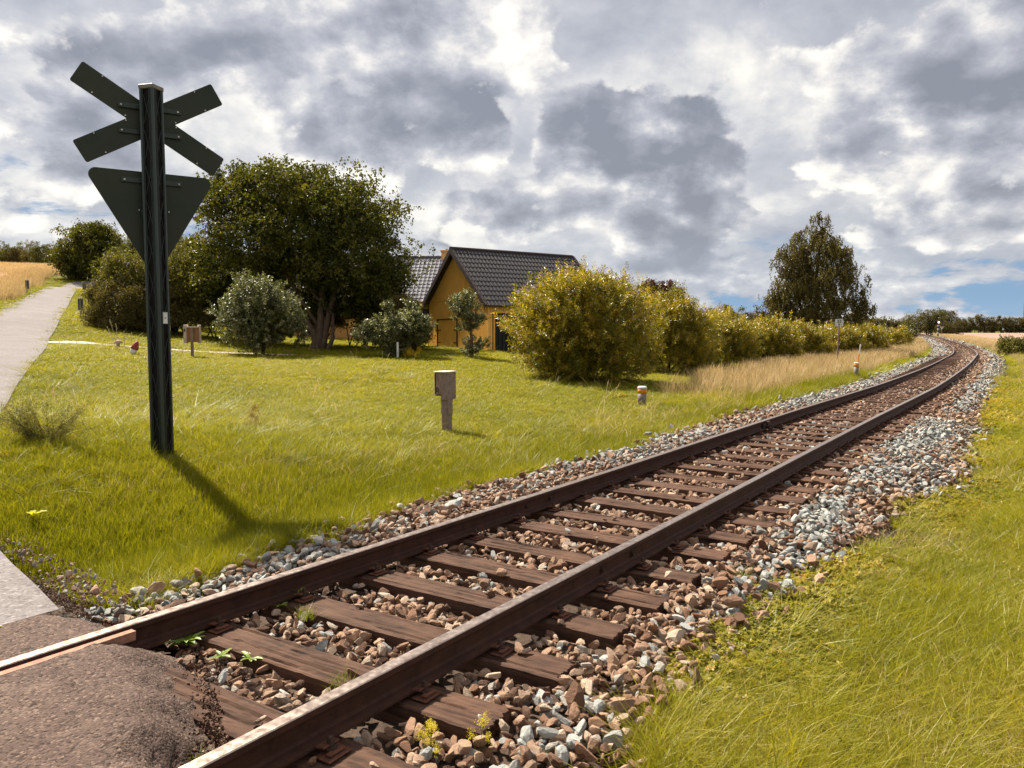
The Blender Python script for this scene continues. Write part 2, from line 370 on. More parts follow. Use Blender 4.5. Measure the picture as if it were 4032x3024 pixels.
def tocoord(x, y):
    """nearest (s, l, rail level) for world points"""
    x = np.atleast_1d(np.asarray(x, float)).ravel(); y = np.atleast_1d(np.asarray(y, float)).ravel()
    so = np.empty(len(x)); lo = np.empty(len(x))
    for i in range(0, len(x), 20000):
        a, b = x[i:i + 20000], y[i:i + 20000]
        d2 = (a[:, None] - CLX[None]) ** 2 + (b[:, None] - CLY[None]) ** 2
        k = np.clip(np.argmin(d2, 1), 1, len(S) - 2)
        tx, ty = np.sin(TH[k]), np.cos(TH[k]); rx, ry = a - CLX[k], b - CLY[k]
        so[i:i + 20000] = S[k] + rx * tx + ry * ty; lo[i:i + 20000] = rx * ty - ry * tx
    return so, lo
PL = np.array([[-3.2, -.50], [-2.6, -.36], [-2.0, -.285], [-1.45, -.235], [-1.2, -.260], [-.9, -.275], [0, -.268], [.9, -.278], [1.25, -.250], [1.6, -.262], [2.0, -.33], [2.6, -.47], [3.2, -.62]])
def bedz(l): return np.interp(l, PL[:, 0], PL[:, 1])
LE = np.array([[-40, -.75], [1, -.75], [3, -.72], [3.5, -.95], [4.3, -1.08], [5.5, -1.23], [7.2, -1.45], [8.4, -1.3], [10.9, -1.22], [17.5, -1.55], [26, -1.5], [48, -1.8], [90, -1.5], [300, -1.5]])
RE = np.array([[-40, 1.0], [1, .95], [3, .92], [3.7, .80], [4.6, .78], [5.7, .80], [7.3, .88], [9.4, 1.05], [11.3, 1.5], [15, 1.45], [27, 1.25], [48, .95], [90, 1.2], [300, 1.2]])
def ledge(s): return np.interp(s, LE[:, 0], LE[:, 1]) - .75
def redge(s): return np.interp(s, RE[:, 0], RE[:, 1]) + .75

# ------------------------------------------------------------------ terrain
CPT = [(-3.84, 8.39, .15), (-1.14, 13.1, -.25), (3.05, 18, -.3), (-8.3, 12.5, .12), (-12.5, 20, .45), (-15.3, 25.5, .9), (-19.8, 33, 1.3), (-23.9, 41, 2.25), (-33, 58.6, 4.1), (-38, 66, 5.1),
       (-44.7, 71, 5.2), (-11.7, 28, .53), (-10.2, 31.4, .5), (-9.5, 38, .55), (-1.16, 37.5, .49), (-4.52, 42.3, .65), (1.5, 42, .5), (-4.5, 30.8, .42), (-1.7, 32, .37), (1.9, 24.4, -.12), (7.9, 35, -.25),
       (14, 50, -.2), (30, 80, -.3), (20, 100, 0), (60, 160, .0), (-6, 18, .0), (-8, 22, .25), (-3, 24, .12), (-15, 34, .95), (-16, 45, 1.3), (-12, 60, 1.6), (-2, 60, 1.0), (-5, 90, 2.),
       (-50, 80, 7.0), (-43, 80, 6.4), (-70, 100, 9.6), (-55, 110, 10), (-106, 160, 13.9), (-90, 160, 13.9), (-75, 160, 13.5), (-130, 200, 13.4), (-100, 210, 13.0), (-60, 200, 12), (-30, 130, 6), (-30, 70, 4), (-20, 55, 2.0),
       (-30, 30, 1.9), (-45, 45, 4.2), (-60, 60, 6.4), (-20, 15, .6), (-40, 10, 1.5), (-20, -10, .2), (-8, 4, .02), (-5, 5.5, .0), (-40, -40, 0), (0, -20, -.2), (3, -4, -.3), (6, 2, -.42), (3.5, 5, -.42), (9, 9, -.45), (20, 18, -.5), (40, 30, -.55), (60, 62, -.6), (41, 61, -.55),
       (100, 100, -.65), (130, 170, -.65), (200, 400, -.6), (400, 400, -.6), (400, 100, -.6), (300, 540, -.6), (60, 400, 2), (-100, 400, 12), (-300, 300, 12), (-400, 100, 8), (-300, -100, 3), (300, -200, -.6), (800, 800, -.6), (0, 1200, 4), (1500, 1500, -.6), (-1200, 800, 12)]
for s_ in (-25, -15, -8, -3):
    for l_, z_ in ((-2.6, -.12), (2.6, -.2)): CPT.append(tuple(track(s_, l_, z_)))
for s_ in (1, 4, 7.5, 12, 17, 24, 33, 45, 60, 80, 105, 140, 180, 230, 290):
    for l_, z_ in ((-2.9, -.33), (2.9, -.45)): CPT.append(tuple(track(s_, l_, z_)))
CPT = np.array(CPT); _c2 = 2.0 ** 2
def _phi(X, Y): return np.sqrt((X[:, None] - CPT[None, :, 0]) ** 2 + (Y[:, None] - CPT[None, :, 1]) ** 2 + _c2)
_n = len(CPT); _A = np.zeros((_n + 1, _n + 1)); _A[:_n, :_n] = _phi(CPT[:, 0], CPT[:, 1]) - np.eye(_n) * .06; _A[:_n, _n] = 1; _A[_n, :_n] = 1
_w = np.linalg.solve(_A, np.concatenate([CPT[:, 2], [0]]))
def terr(x, y):
    x = np.atleast_1d(np.asarray(x, float)); y = np.atleast_1d(np.asarray(y, float)); o = np.empty(len(x))
    for i in range(0, len(x), 20000): o[i:i + 20000] = _phi(x[i:i + 20000], y[i:i + 20000]) @ _w[:-1] + _w[-1]
    return o
def tz(x, y): return float(terr(x, y)[0])
CPi, SPi = math.cos(PITCH), math.sin(PITCH)
def ray(u, v):
    y = -(v - 1512) / FPX; return Vector(((u - 2016) / FPX, CPi + y * SPi, y * CPi - SPi))
def at(u, v, Z):
    """world point seen at full-size pixel u,v at forward distance Z"""
    d = ray(u, v); return Vector((0, 0, CH)) + d * (Z / d.y)
def onground(u, v):
    d = ray(u, v); t = 2.0
    for _ in range(4000):
        p = Vector((0, 0, CH)) + d * t
        if p.z < tz(p.x, p.y): break
        t *= 1.01
    return Vector((p.x, p.y, tz(p.x, p.y)))
def gnd(u, Z, dz=0.0):
    x = (u - 2016) / FPX * Z; return Vector((x, Z, tz(x, Z) + dz))

# ground sheet: rings round the camera, out past the horizon
nr, na = 260, 900
rad = np.concatenate([[0.0], np.geomspace(.5, 4500, nr - 1)]); ang = np.linspace(0, 2 * np.pi, na, endpoint=False)
# finer towards the picture
wgt = np.interp(np.degrees(ang), [0, 50, 60, 300, 310, 360], [1, 1, .25, .25, 1, 1]); cw = np.concatenate([[0], np.cumsum(wgt)]); ang = np.interp(np.linspace(0, cw[-1], na, endpoint=False), cw, np.concatenate([ang, [2 * np.pi]]))
RR, AA = np.meshgrid(rad, ang, indexing='ij'); X = (RR * np.sin(AA)).ravel(); Y = (RR * np.cos(AA)).ravel(); Zg = terr(X, Y)
nearm = np.hypot(X, Y) < 330
so, lo = tocoord(X[nearm], Y[nearm]); cut = (np.abs(lo) < 2.0) & (so < 298) & (so > -29)
zc = track(so, lo)[:, 2] + bedz(lo) - .07
tmp = Zg[nearm]; tmp[cut] = np.minimum(tmp[cut], zc[cut]); 
# the crossing and its approaches are flush with the rails
cr = (np.abs(lo) < 3.4) & (so < 1.9) & (so > -8); tmp[cr] = np.minimum(tmp[cr], -.10)
Zg[nearm] = tmp
ii = np.arange(nr * na).reshape(nr, na); a_ = ii[:-1]; b_ = ii[1:]
Fg = np.stack([a_, np.roll(a_, -1, 1), np.roll(b_, -1, 1), b_], -1).reshape(-1, 4)
g_me = npmesh("ground", np.stack([X, Y, Zg], 1), Fg[:, ::-1], smooth=True)
ground = link("ground", g_me, M_ground, kind='structure', label="grassy ground rising gently to the hill")

def ribbon(name, left, right, mat_, lift, nu, nv=8, **kw):
    """drape a strip between two polylines over the terrain"""
    def res(P_, n):
        P_ = np.array(P_, float); d = np.concatenate([[0], np.cumsum(np.hypot(*np.diff(P_, axis=0).T))]); q = np.linspace(0, d[-1], n)
        x, y = np.interp(q, d, P_[:, 0]), np.interp(q, d, P_[:, 1])
        for _ in range(int(n * .02)): x[1:-1] = (x[:-2] + x[2:]) / 2 * .5 + x[1:-1] * .5; y[1:-1] = (y[:-2] + y[2:]) / 2 * .5 + y[1:-1] * .5
        return x, y
    lx, ly = res(left, nu); rx, ry = res(right, nu); t = np.linspace(0, 1, nv)
    Xx = lx[:, None] * (1 - t) + rx[:, None] * t; Yy = ly[:, None] * (1 - t) + ry[:, None] * t
    Zz = terr(Xx.ravel(), Yy.ravel()) + lift
    i = np.arange(nu * nv).reshape(nu, nv); F = np.stack([i[:-1, :-1], i[:-1, 1:], i[1:, 1:], i[1:, :-1]], -1).reshape(-1, 4)
    return link(name, npmesh(name, np.stack([Xx.ravel(), Yy.ravel(), Zz], 1), F, smooth=True), mat_, **kw), (Xx, Yy)
# road up the hill: right edge read from the photograph, five metres wide
tr = lambda s, l: tuple(track(s, l)[:2])
RRE = [tr(2.35, -1.31), (-3.0, 4.75), (-3.9, 5.6), (-5.2, 7.6), (-8.2, 12.2), (-11.0, 17), (-13.3, 21.3), (-15.3, 25.3), (-18.9, 31.5), (-23.0, 39.3), (-28.2, 49.0), (-31.8, 55.8), (-35.4, 62.9), (-39.3, 70), (-41.6, 76.8), (-40.6, 84), (-36, 92)]
RLE = [tr(-4.0, -1.31), (-9.2, 3.5), (-11.0, 7.0), (-12.6, 10.2), (-15.4, 15.8), (-17.6, 20.5), (-19.6, 25), (-22.4, 31), (-27.6, 41.7), (-31.4, 49.0), (-34.5, 55.5), (-38.2, 63.6), (-42.2, 71), (-44.6, 78), (-43.6, 87), (-38, 96)]
road, rgrid = ribbon("road", RLE, RRE, M_road, .05, 160, 12, kind='structure', label="pale asphalt lane running up the hill")
# the first metres lie flush with the crossing
co = np.empty(len(road.data.vertices) * 3, np.float32); road.data.vertices.foreach_get('co', co); co = co.reshape(-1, 3)
sr, lr = tocoord(co[:, 0], co[:, 1]); w_ = np.clip((5.5 - np.abs(lr)) / 3.5, 0, 1); w_ = w_ * w_ * (3 - 2 * w_); co[:, 2] = co[:, 2] * (1 - w_) + w_ * -.02
road.data.vertices.foreach_set('co', co.ravel()); road.data.update()
# edges used to keep the grass off the road
def _poly(Pl, n=400):
    Pl = np.array(Pl, float); d = np.concatenate([[0], np.cumsum(np.hypot(*np.diff(Pl, axis=0).T))]); q = np.linspace(0, d[-1], n); return np.interp(q, d, Pl[:, 0]), np.interp(q, d, Pl[:, 1])
def inpoly(x, y, P_):
    P_ = np.asarray(P_); r_ = np.zeros(len(x), bool); n = len(P_); j = n - 1
    for i in range(n):
        xi, yi = P_[i]; xj, yj = P_[j]
        c = ((yi > y) != (yj > y)) & (x < (xj - xi) * (y - yi) / (yj - yi + 1e-12) + xi); r_ ^= c; j = i
    return r_
ROADPOLY = list(zip(rgrid[0][:, -1], rgrid[1][:, -1])) + list(zip(rgrid[0][::-1, 0], rgrid[1][::-1, 0]))
# side path: pale gravel, from the road along the garden
pc = [(160, 1352), (240, 1352), (400, 1360), (547, 1372), (700, 1383), (875, 1393), (1010, 1398), (1160, 1402)]
pcw = [onground(u, v) for u, v in pc]
PN = [(p.x, p.y - .36) for p in pcw]; PF = [(p.x, p.y + .36) for p in pcw]
PF[0] = (PF[0][0] - .3, PF[0][1] + 1.6); PF[1] = (PF[1][0], PF[1][1] + 1.1); PN[0] = (PN[0][0], PN[0][1] - 1.2); PN[1] = (PN[1][0], PN[1][1] - .7)
path, pgrid = ribbon("garden_path", PN, PF, M_path, .045, 80, 4, kind='structure', label="narrow pale gravel path from the lane into the garden")
PATHPOLY = PN + PF[::-1]
# cereal field on the hill and the bare field on the right
WB = [(-18.5, 10), (-20.5, 17), (-24, 25), (-28.0, 36), (-33.0, 50), (-36.8, 57.5), (-42, 67), (-47.5, 77.5), (-52.5, 90), (-48, 110), (-40, 130), (-32, 160)]
WT = [(-70, 0), (-80, 20), (-90, 40), (-110, 70), (-130, 100), (-150, 130), (-160, 150), (-170, 180), (-150, 190), (-100, 190), (-40, 190)]
wheat, wgrid = ribbon("cereal_field", WT, WB, M_wheat, .30, 110, 60, kind='structure', label="ripe cereal field on the hill")
PB = [tr(s_, 6.5) for s_ in (30, 50, 80, 120, 160, 210, 280)] + [(190, 380), (230, 535)]
PT = [(90, 20), (160, 40), (260, 80), (400, 160), (520, 260), (640, 380), (760, 470), (800, 530), (760, 548)]
plow, _ = ribbon("bare_field", PB, PT, M_plow, .16, 120, 40, kind='structure', label="bare brown field beyond the railway bend")

# ballast bed
ls = np.linspace(-3.0, 3.0, 31); ss = np.concatenate([np.arange(-25, 60, .25), np.arange(60, 298, 1.0)])
SSg, LLg = np.meshgrid(ss, ls, indexing='ij'); Pb = track(SSg.ravel(), LLg.ravel(), bedz(LLg.ravel()) + rng.normal(0, .006, SSg.size))
i = np.arange(SSg.size).reshape(SSg.shape); F = np.stack([i[:-1, :-1], i[:-1, 1:], i[1:, 1:], i[1:, :-1]], -1).reshape(-1, 4)
ballast = link("ballast_bed", npmesh("ballast_bed", Pb, F, smooth=True), M_bed, kind='structure', label="crushed stone bed under the railway track")

# ------------------------------------------------------------------ rails, sleepers, fastenings
trk = empty("railway_track", tuple(track(0, 0)), label="rusty single railway track curving away on timber sleepers", cat="railway track")
PROF = [(-.035, -.004), (-.030, 0), (.030, 0), (.035, -.004), (.036, -.030), (.012, -.042), (.009, -.06), (.009, -.115), (.02, -.128), (.068, -.138), (.068, -.150), (-.068, -.150), (-.068, -.138), (-.02, -.128), (-.009, -.115), (-.009, -.06), (-.012, -.042), (-.036, -.030)]
ssr = np.concatenate([np.arange(-25, 30, .5), np.arange(30, 298, 1.0)])
for l0 in (-G / 2, G / 2):
    n = len(PROF); V = []
    for (a, z) in PROF: V.append(track(ssr, l0 - math.copysign(0, l0) + a, z))
    V = np.stack(V, 1).reshape(-1, 3); k = np.arange(len(ssr) * n).reshape(len(ssr), n)
    F = np.stack([k[:-1], np.roll(k, -1, 1)[:-1], np.roll(k, -1, 1)[1:], k[1:]], -1).reshape(-1, 4)
    me = npmesh("rail", V - np.array(trk.location), F[:, ::-1]); me.materials.append(M_rust); me.materials.append(M_steel)
    mi = np.tile(np.array([1, 1, 1] + [0] * (n - 3), np.int32), len(ssr) - 1); me.polygons.foreach_set('material_index', mi)
    r_ = link("rail", me, None, trk)
    for sb in (((6.28, 6.70)) if l0 < 0 else (4.93, 5.40)):           # bolts through the web at a welded joint
        m_ = MB(); p = Vector(track(sb, l0 + .012, -.085)) - trk.location; q = Vector(track(sb, l0 + .034, -.085)) - trk.location; m_.tube([p, q], .014, 6); m_.tube([p, p + (q - p) * .5], .021, 10); m_.build("web_bolt", M_bolt, r_)
fp = MB()                                                             # fishplate joint further along the left rail
jp = 13.9
for k in range(5): pass
Mj = lambda s_: Matrix.Translation(Vector(track(s_, -G / 2, 0)) - trk.location) @ Matrix.Rotation(-float(np.interp(s_, S, TH)), 4, 'Z')
fp.box((.034, 0, -.085), (.03, .42, .07), Mj(jp), 0, .004); fp.box((.06, 0, -.07), (.05, .12, .10), Mj(jp), 0, .006)
for k in (-.15, -.05, .05, .15): fp.box((.055, k, -.085), (.02, .03, .03), Mj(jp))
fp.build("fishplate", M_bolt, trk)

def sleeper_mesh(i, nx, ny):
    r_ = np.random.default_rng(100 + i); Lh, Wh, H = 1.26, .125, .15
    u = np.linspace(-1, 1, nx); w = np.linspace(-1, 1, ny)
    U, Wd = np.meshgrid(u, w, indexing='ij'); x = U * Lh; y = Wd * Wh * (1 + .02 * np.sin(U * 3 + i)); z = np.zeros_like(x)
    if ny > 6:
        for _ in range(9):      # long drying cracks
            c0 = r_.uniform(-.85, .85); wd = r_.uniform(.03, .07); sl = r_.uniform(-.12, .12); u0, u1 = sorted(r_.uniform(-1.1, 1.1, 2)); dp = r_.uniform(.006, .016)
            z -= dp * np.exp(-((Wd - c0 - sl * U) / wd) ** 2) * (U > u0) * (U < u1)
        z += r_.normal(0, .0012, z.shape) - .006 * (np.abs(Wd) > .93) - .004 * r_.random(z.shape) * (np.abs(Wd) > .9)
        endj = r_.normal(0, .008, ny); x[0] -= endj; x[-1] += endj[::-1]
    z += .004 * np.sin(U * 2.2 + i * 1.7)
    V = np.stack([x, y, z], -1).reshape(-1, 3); k = np.arange(nx * ny).reshape(nx, ny)
    F = [np.stack([k[:-1, :-1], k[1:, :-1], k[1:, 1:], k[:-1, 1:]], -1).reshape(-1, 4)]
    rim = np.concatenate([k[:, 0], k[-1, 1:], k[-2::-1, -1], k[0, -2:0:-1]]); lowv = V[rim].copy(); lowv[:, 2] = -H; n0 = len(V); V = np.concatenate([V, lowv]); lo_ = n0 + np.arange(len(rim))
    F.append(np.stack([rim, lo_, np.roll(lo_, -1), np.roll(rim, -1)], -1))
    me = npmesh("sleeper", V, np.concatenate(F)); me.materials.append(M_sleeper); return me
SM = [sleeper_mesh(i, 60, 22) for i in range(12)]; SMF = [sleeper_mesh(20 + i, 6, 3) for i in range(3)]
# base plate with screw, one shape on each side of each rail
def clip_mesh(sgn):
    m_ = MB()
    m_.box((sgn * .115, 0, .006), (.085, .125, .008), None, 0, .003)
    m_.box((sgn * .085, 0, .022), (.055, .085, .012), Matrix.Rotation(-sgn * .18, 4, 'Y'), 0, .004)
    m_.box((sgn * .125, 0, .018), (.030, .085, .013), None, 0, .005)
    m_.tube([(sgn * .098, 0, .024), (sgn * .098, 0, .032)], .027, 12, 1)
    m_.tube([(sgn * .098, 0, .030), (sgn * .098, 0, .036), (sgn * .098, 0, .070), (sgn * .098, 0, .074)], [.017, .0165, .0135, .009], 4, 1)
    me = bpy.data.meshes.new("rail_clip"); me.from_pydata(m_.v, [], m_.f); me.materials.append(M_clip); me.materials.append(M_bolt); me.polygons.foreach_set('material_index', m_.mi); return me
CM = {1: clip_mesh(1), -1: clip_mesh(-1)}
s_ = 1.74 - .61 * 12; k = 0
while s_ < 150:
    far = s_ > 32
    sj = s_ + rng.normal(0, .02); p = Vector(track(sj, 0, -.172 - abs(rng.normal(0, .006)))) - trk.location
    dzc = float(np.interp(sj, S, CANT)); yaw = -float(np.interp(sj, S, TH)) + R(2.0) + rng.normal(0, .012)
    if 1.5 < s_ < 150 or (-6 > s_):
        me = SMF[k % 3] if far else SM[(k * 5) % 12]
        sl = link("sleeper", me, None, trk, p, (rng.normal(0, .012), math.atan(dzc / G), yaw))
        sl.scale = (1 + rng.normal(0, .01), 1 + rng.normal(0, .05), 1)
        if s_ < 26:
            for l0 in (-G / 2, G / 2):
                for sg in (1, -1):
                    if sg < 0 and s_ > 12: continue
                    link("rail_clip", CM[sg], None, sl, (l0, rng.normal(0, .004), .004))
    s_ += .61; k += 1

# level crossing: brown asphalt panels with edge steels
def panel(name, l0, l1, sA, send, mt, zt=-.012, fall=.30, ns=120, nl=34, **kw):
    lq = np.linspace(l0, l1, nl); V = []
    for lv in lq:
        se = np.interp(lv, [q[0] for q in send], [q[1] for q in send]) + .03 * math.sin(lv * 9) + .02 * math.sin(lv * 23 + 1)
        fall = .30 + (.26 * np.clip(.5 - lv / 1.5, 0, 1) if l0 > -1 else 0)
        sg = np.concatenate([np.linspace(sA, se - .12, ns - 26), np.linspace(se - .11, se + fall, 26)])
        t_ = np.clip((sg - se + .10) / (fall + .10), 0, 1); zz = zt - (.27 if kw.get('low') is None else kw['low']) * (t_ * t_ * (3 - 2 * t_)) + rng.normal(0, .002 + .008 * t_, ns)
        V.append(track(sg, np.full(ns, lv) + rng.normal(0, .004, ns) * (t_ > .05), zz))
    V = np.stack(V, 1).reshape(-1, 3); k_ = np.arange(ns * nl).reshape(ns, nl)
    F_ = np.stack([k_[:-1, :-1], k_[:-1, 1:], k_[1:, 1:], k_[1:, :-1]], -1).reshape(-1, 4)
    kw.pop('low', None)
    return link(name, npmesh(name, V, F_, smooth=True), mt, **kw)
h2 = G / 2
p1 = panel("crossing_panel", -h2 + .10, h2 - .10, -7, [(-h2, 2.30), (0, 2.10), (h2, 1.62)], M_asph, kind='structure', label="brown asphalt filling between the rails at the crossing")
p2 = panel("crossing_edge", -1.31, -h2 - .04, -7, [(-1.31, 2.30), (-h2, 2.46)], M_asph, low=.22, nl=14, kind='structure', label="brown asphalt strip outside the far rail")
p3 = panel("crossing_edge", h2 + .04, 2.2, -7, [(h2, .75), (2.2, .6)], M_asph, kind='structure', label="brown asphalt beside the near rail at the crossing")
for (l0, sE) in ((-h2 + .085, 2.42), (h2 - .085, 1.66)):
    m_ = MB(); q = [Vector(track(v_, l0, -.012)) for v_ in np.linspace(-7, sE, 20)]
    side = Vector((math.cos(.61), -math.sin(.61), 0))
    V_ = []; 
    for p in q: V_ += [p + side * -.022, p + side * .022, p + side * .016 + Vector((0, 0, -.05)), p + side * -.016 + Vector((0, 0, -.05))]
    F_ = [(0, 1, 2, 3), tuple(len(V_) - 4 + j for j in (3, 2, 1, 0))]
    for j in range(len(q) - 1):
        for e in range(4): F_.append((j * 4 + e, j * 4 + 4 + e, j * 4 + 4 + (e + 1) % 4, j * 4 + (e + 1) % 4))
    m_.add(V_, F_); m_.build("edge_steel", mat("rusty pink steel edge", (.30, .155, .105), .8, .1, .3, 30), None, kind='structure', label="rusty steel edge strip of the crossing filling")
m_ = MB(); q = [(track(v_, -1.33 + .015 * math.sin(v_ * 7), -.006), track(v_, -1.27 + .012 * math.sin(v_ * 5), -.006)) for v_ in np.linspace(-6, 2.05, 30)]
for j in range(29): m_.add([q[j][0], q[j][1], q[j + 1][1], q[j + 1][0]], [(0, 1, 2, 3)])
m_.build("road_marking", M_yellow, None, kind='structure', label="faded yellow line beside the crossing asphalt")
# road on the camera's side of the track
q = [tuple(track(.7, 2.2)[:2]), tuple(track(.2, 6)[:2]), tuple(track(0, 30)[:2])]; q2 = [tuple(track(-5.5, 2.2)[:2]), tuple(track(-5.5, 6)[:2]), tuple(track(-5.5, 30)[:2])]
m_ = MB(); 
for j in range(2): m_.add([(*q2[j], -.03 - .12 * j), (*q[j], -.03 - .12 * j), (*q[j + 1], -.15), (*q2[j + 1], -.15)], [(0, 1, 2, 3)])
m_.build("road", M_road, None, kind='structure', label="pale asphalt lane on the near side of the crossing")

# ------------------------------------------------------------------ scattering by geometry nodes (uncountable things only)
def scatter(name, pts, rot, scl, tint, protos, idx, label, parent=None):
    """one object: a point per instance, prototypes live in a collection that is not in the scene"""
    cl = bpy.data.collections.new(name + " shapes")
    for q in protos: cl.objects.link(q)
    me = bpy.data.meshes.new(name); n = len(pts); me.vertices.add(n); me.vertices.foreach_set('co', np.asarray(pts, np.float32).ravel())
    for nm, typ, a in (('rot', 'FLOAT_VECTOR', rot), ('scl', 'FLOAT_VECTOR', scl), ('tint', 'FLOAT', tint), ('idx', 'INT', idx)):
        at_ = me.attributes.new(nm, typ, 'POINT')
        at_.data.foreach_set('vector' if typ == 'FLOAT_VECTOR' else 'value', np.ascontiguousarray(a, np.int32 if typ == 'INT' else np.float32).ravel())
    o = link(name, me, None, parent, label=label, kind='stuff')
    ng = bpy.data.node_groups.new(name, 'GeometryNodeTree'); t = NT(ng)
    ng.interface.new_socket('Geometry', in_out='INPUT', socket_type='NodeSocketGeometry'); ng.interface.new_socket('Geometry', in_out='OUTPUT', socket_type='NodeSocketGeometry')
    gi = t.new('NodeGroupInput'); go = t.new('NodeGroupOutput')
    ci = t.new('GeometryNodeCollectionInfo'); ci.inputs[0].default_value = cl; ci.inputs['Separate Children'].default_value = True; ci.inputs['Reset Children'].default_value = True
    def na_(nm, dt):
        q = t.new('GeometryNodeInputNamedAttribute', data_type=dt); q.inputs[0].default_value = nm; return q.outputs[0]
    ip = t.new('GeometryNodeInstanceOnPoints'); t.l.new(gi.outputs[0], ip.inputs['Points']); t.l.new(ci.outputs[0], ip.inputs['Instance'])
    ip.inputs['Pick Instance'].default_value = True
    t.l.new(na_('idx', 'INT'), ip.inputs['Instance Index'])
    er = t.new('FunctionNodeEulerToRotation'); t.l.new(na_('rot', 'FLOAT_VECTOR'), er.inputs[0]); t.l.new(er.outputs[0], ip.inputs['Rotation'])
    t.l.new(na_('scl', 'FLOAT_VECTOR'), ip.inputs['Scale']); t.l.new(ip.outputs[0], go.inputs[0])
    md = o.modifiers.new('scatter', 'NODES'); md.node_group = ng
    return o
def proto(name, me, m_):
    me.materials.append(m_); return bpy.data.objects.new(name, me)

# ------------------------------------------------------------------ stones
def stone_mesh(seed, name):
    import bmesh
    r_ = np.random.default_rng(seed); bm = bmesh.new(); bmesh.ops.create_icosphere(bm, subdivisions=2, radius=1.0)
    V = np.array([v.co[:] for v in bm.verts]); F_ = np.array([[v.index for v in f.verts] for f in bm.faces]); bm.free()
    for _ in range(9):                        # broken faces
        n_ = r_.normal(size=3); n_ /= np.linalg.norm(n_); d = r_.uniform(.28, .66); e = V @ n_ - d; V = V - np.clip(e, 0, None)[:, None] * n_
    V *= r_.uniform([.95, .7, .5], [1.3, 1.0, .8]); V /= np.abs(V).max(0).mean() * 1.02
    return npmesh(name, V * .5, None, F_)
SPRO = [proto("stone_shape_%02d" % i, stone_mesh(40 + i, "stone"), M_stone_i) for i in range(12)]
def stones_in(s0, s1, dens, size):
    n = int((s1 - s0) * 5.0 * dens); s_ = rng.uniform(s0, s1, n); l_ = rng.uniform(-2.7, 2.6, n); return s_, l_, np.full(n, size) * rng.lognormal(0, .26, n)
sa, la, za = [np.concatenate(c) for c in zip(stones_in(1.2, 9, 720, .052), stones_in(9, 20, 400, .055), stones_in(20, 42, 150, .068), stones_in(42, 90, 55, .095), stones_in(90, 200, 16, .15))]
okm = (la > ledge(sa) - .12 - .15 * rng.random(len(la))) & (la < redge(sa) + .15 + .25 * rng.random(len(la)))
endp = np.interp(la, [-2, -h2 - .02, -h2, 0, h2, h2 + .04, 3], [2.5, 2.62, 2.62, 2.38, 1.92, 1.2, 1.1]); okm &= sa > endp
# keep them off the rails' feet and mostly off the timber
onrail = (np.abs(np.abs(la) - h2 - .0) < .075); okm &= ~onrail
ph = ((sa - 1.74) / .61) % 1.0; ph = np.minimum(ph, 1 - ph) * .61; onsl = (ph < .165) & (np.abs(la) < 1.30)
bury = onsl & (la < -.9); okm &= (~onsl) | (bury & (rng.random(len(la)) < .45)) | (rng.random(len(la)) < .008)
# stretches where loose ballast hides the timber, as in the photograph
hid = ((sa > 11.9) & (sa < 12.9) & (np.abs(la) < .62))
sa, la, za, onsl = sa[okm], la[okm], za[okm], onsl[okm]
zz = bedz(la) + za * .30 + rng.uniform(0, .045, len(sa)) * (za / .05); zz[onsl] = -.172 + za[onsl] * .25
zz = np.where((np.abs(la) < 1.27) & ~onsl, np.minimum(zz, -.172 - za * .35 + .004), zz)
PS = track(sa, la, zz)
# colour zones: rusty brown inside, grey stone along both shoulders and between some timbers
gw = np.exp(-((la - 1.62 - .12 * np.sin(sa * 1.3)) / .24) ** 2) * (.55 + .45 * np.sin(sa * .9 + 1)) + .75 * (la < -1.25 + .1 * np.sin(sa * 2)) * (.6 + .4 * np.sin(sa * .7)) + .35 * (np.abs(la) < .5) * np.clip(np.sin(sa * .55 + .2), 0, 1) * (sa > 4)
gw += .5 * (la > 1.2) * (sa > 10) * (sa < 18) + .4 * (la < -1.0) * (sa > 20) + .5 * (la > 1.5) * (sa > 22)
grey = rng.random(len(sa)) < np.clip(gw, .06, .9)
tint = np.where(grey, rng.uniform(.62, 1.0, len(sa)), rng.uniform(0, .62, len(sa)))
rt = np.stack([rng.normal(0, .5, len(sa)), rng.normal(0, .5, len(sa)), rng.uniform(0, 6.28, len(sa))], 1)
dist = np.hypot(PS[:, 0], PS[:, 1]); d3 = np.stack([PS[:, 0], PS[:, 1], PS[:, 2] - CH], 1); fz = d3[:, 1] * CPi - d3[:, 2] * SPi
uu = 2016 + FPX * d3[:, 0] / fz; vv = 1512 - FPX * (d3[:, 1] * SPi + d3[:, 2] * CPi) / fz
inv_ = (uu > -20) & (uu < 4050) & (vv < 3060) & (fz > .5); size_px = za / np.maximum(fz, .1)
order = np.argsort(-(size_px * inv_ * (zz > bedz(la) + .02))); top = order[:300]
SO = [npm for npm in (stone_mesh(40 + i, "stone") for i in range(12))]
for m_ in SO: m_.materials.append(M_stone)
for q_ in top:
    o = link("stone", SO[int(q_) % 12], None, ballast, PS[q_], rt[q_]); o.scale = [za[q_]] * 3; o.color = (tint[q_], 0, 0, 1)
rest = np.ones(len(sa), bool); rest[top] = False
scatter("gravel", PS[rest], rt[rest], np.repeat(za[rest, None], 3, 1), tint[rest], SPRO, rng.integers(0, 12, rest.sum()), "crushed brown and grey ballast stones between the sleepers", ballast)
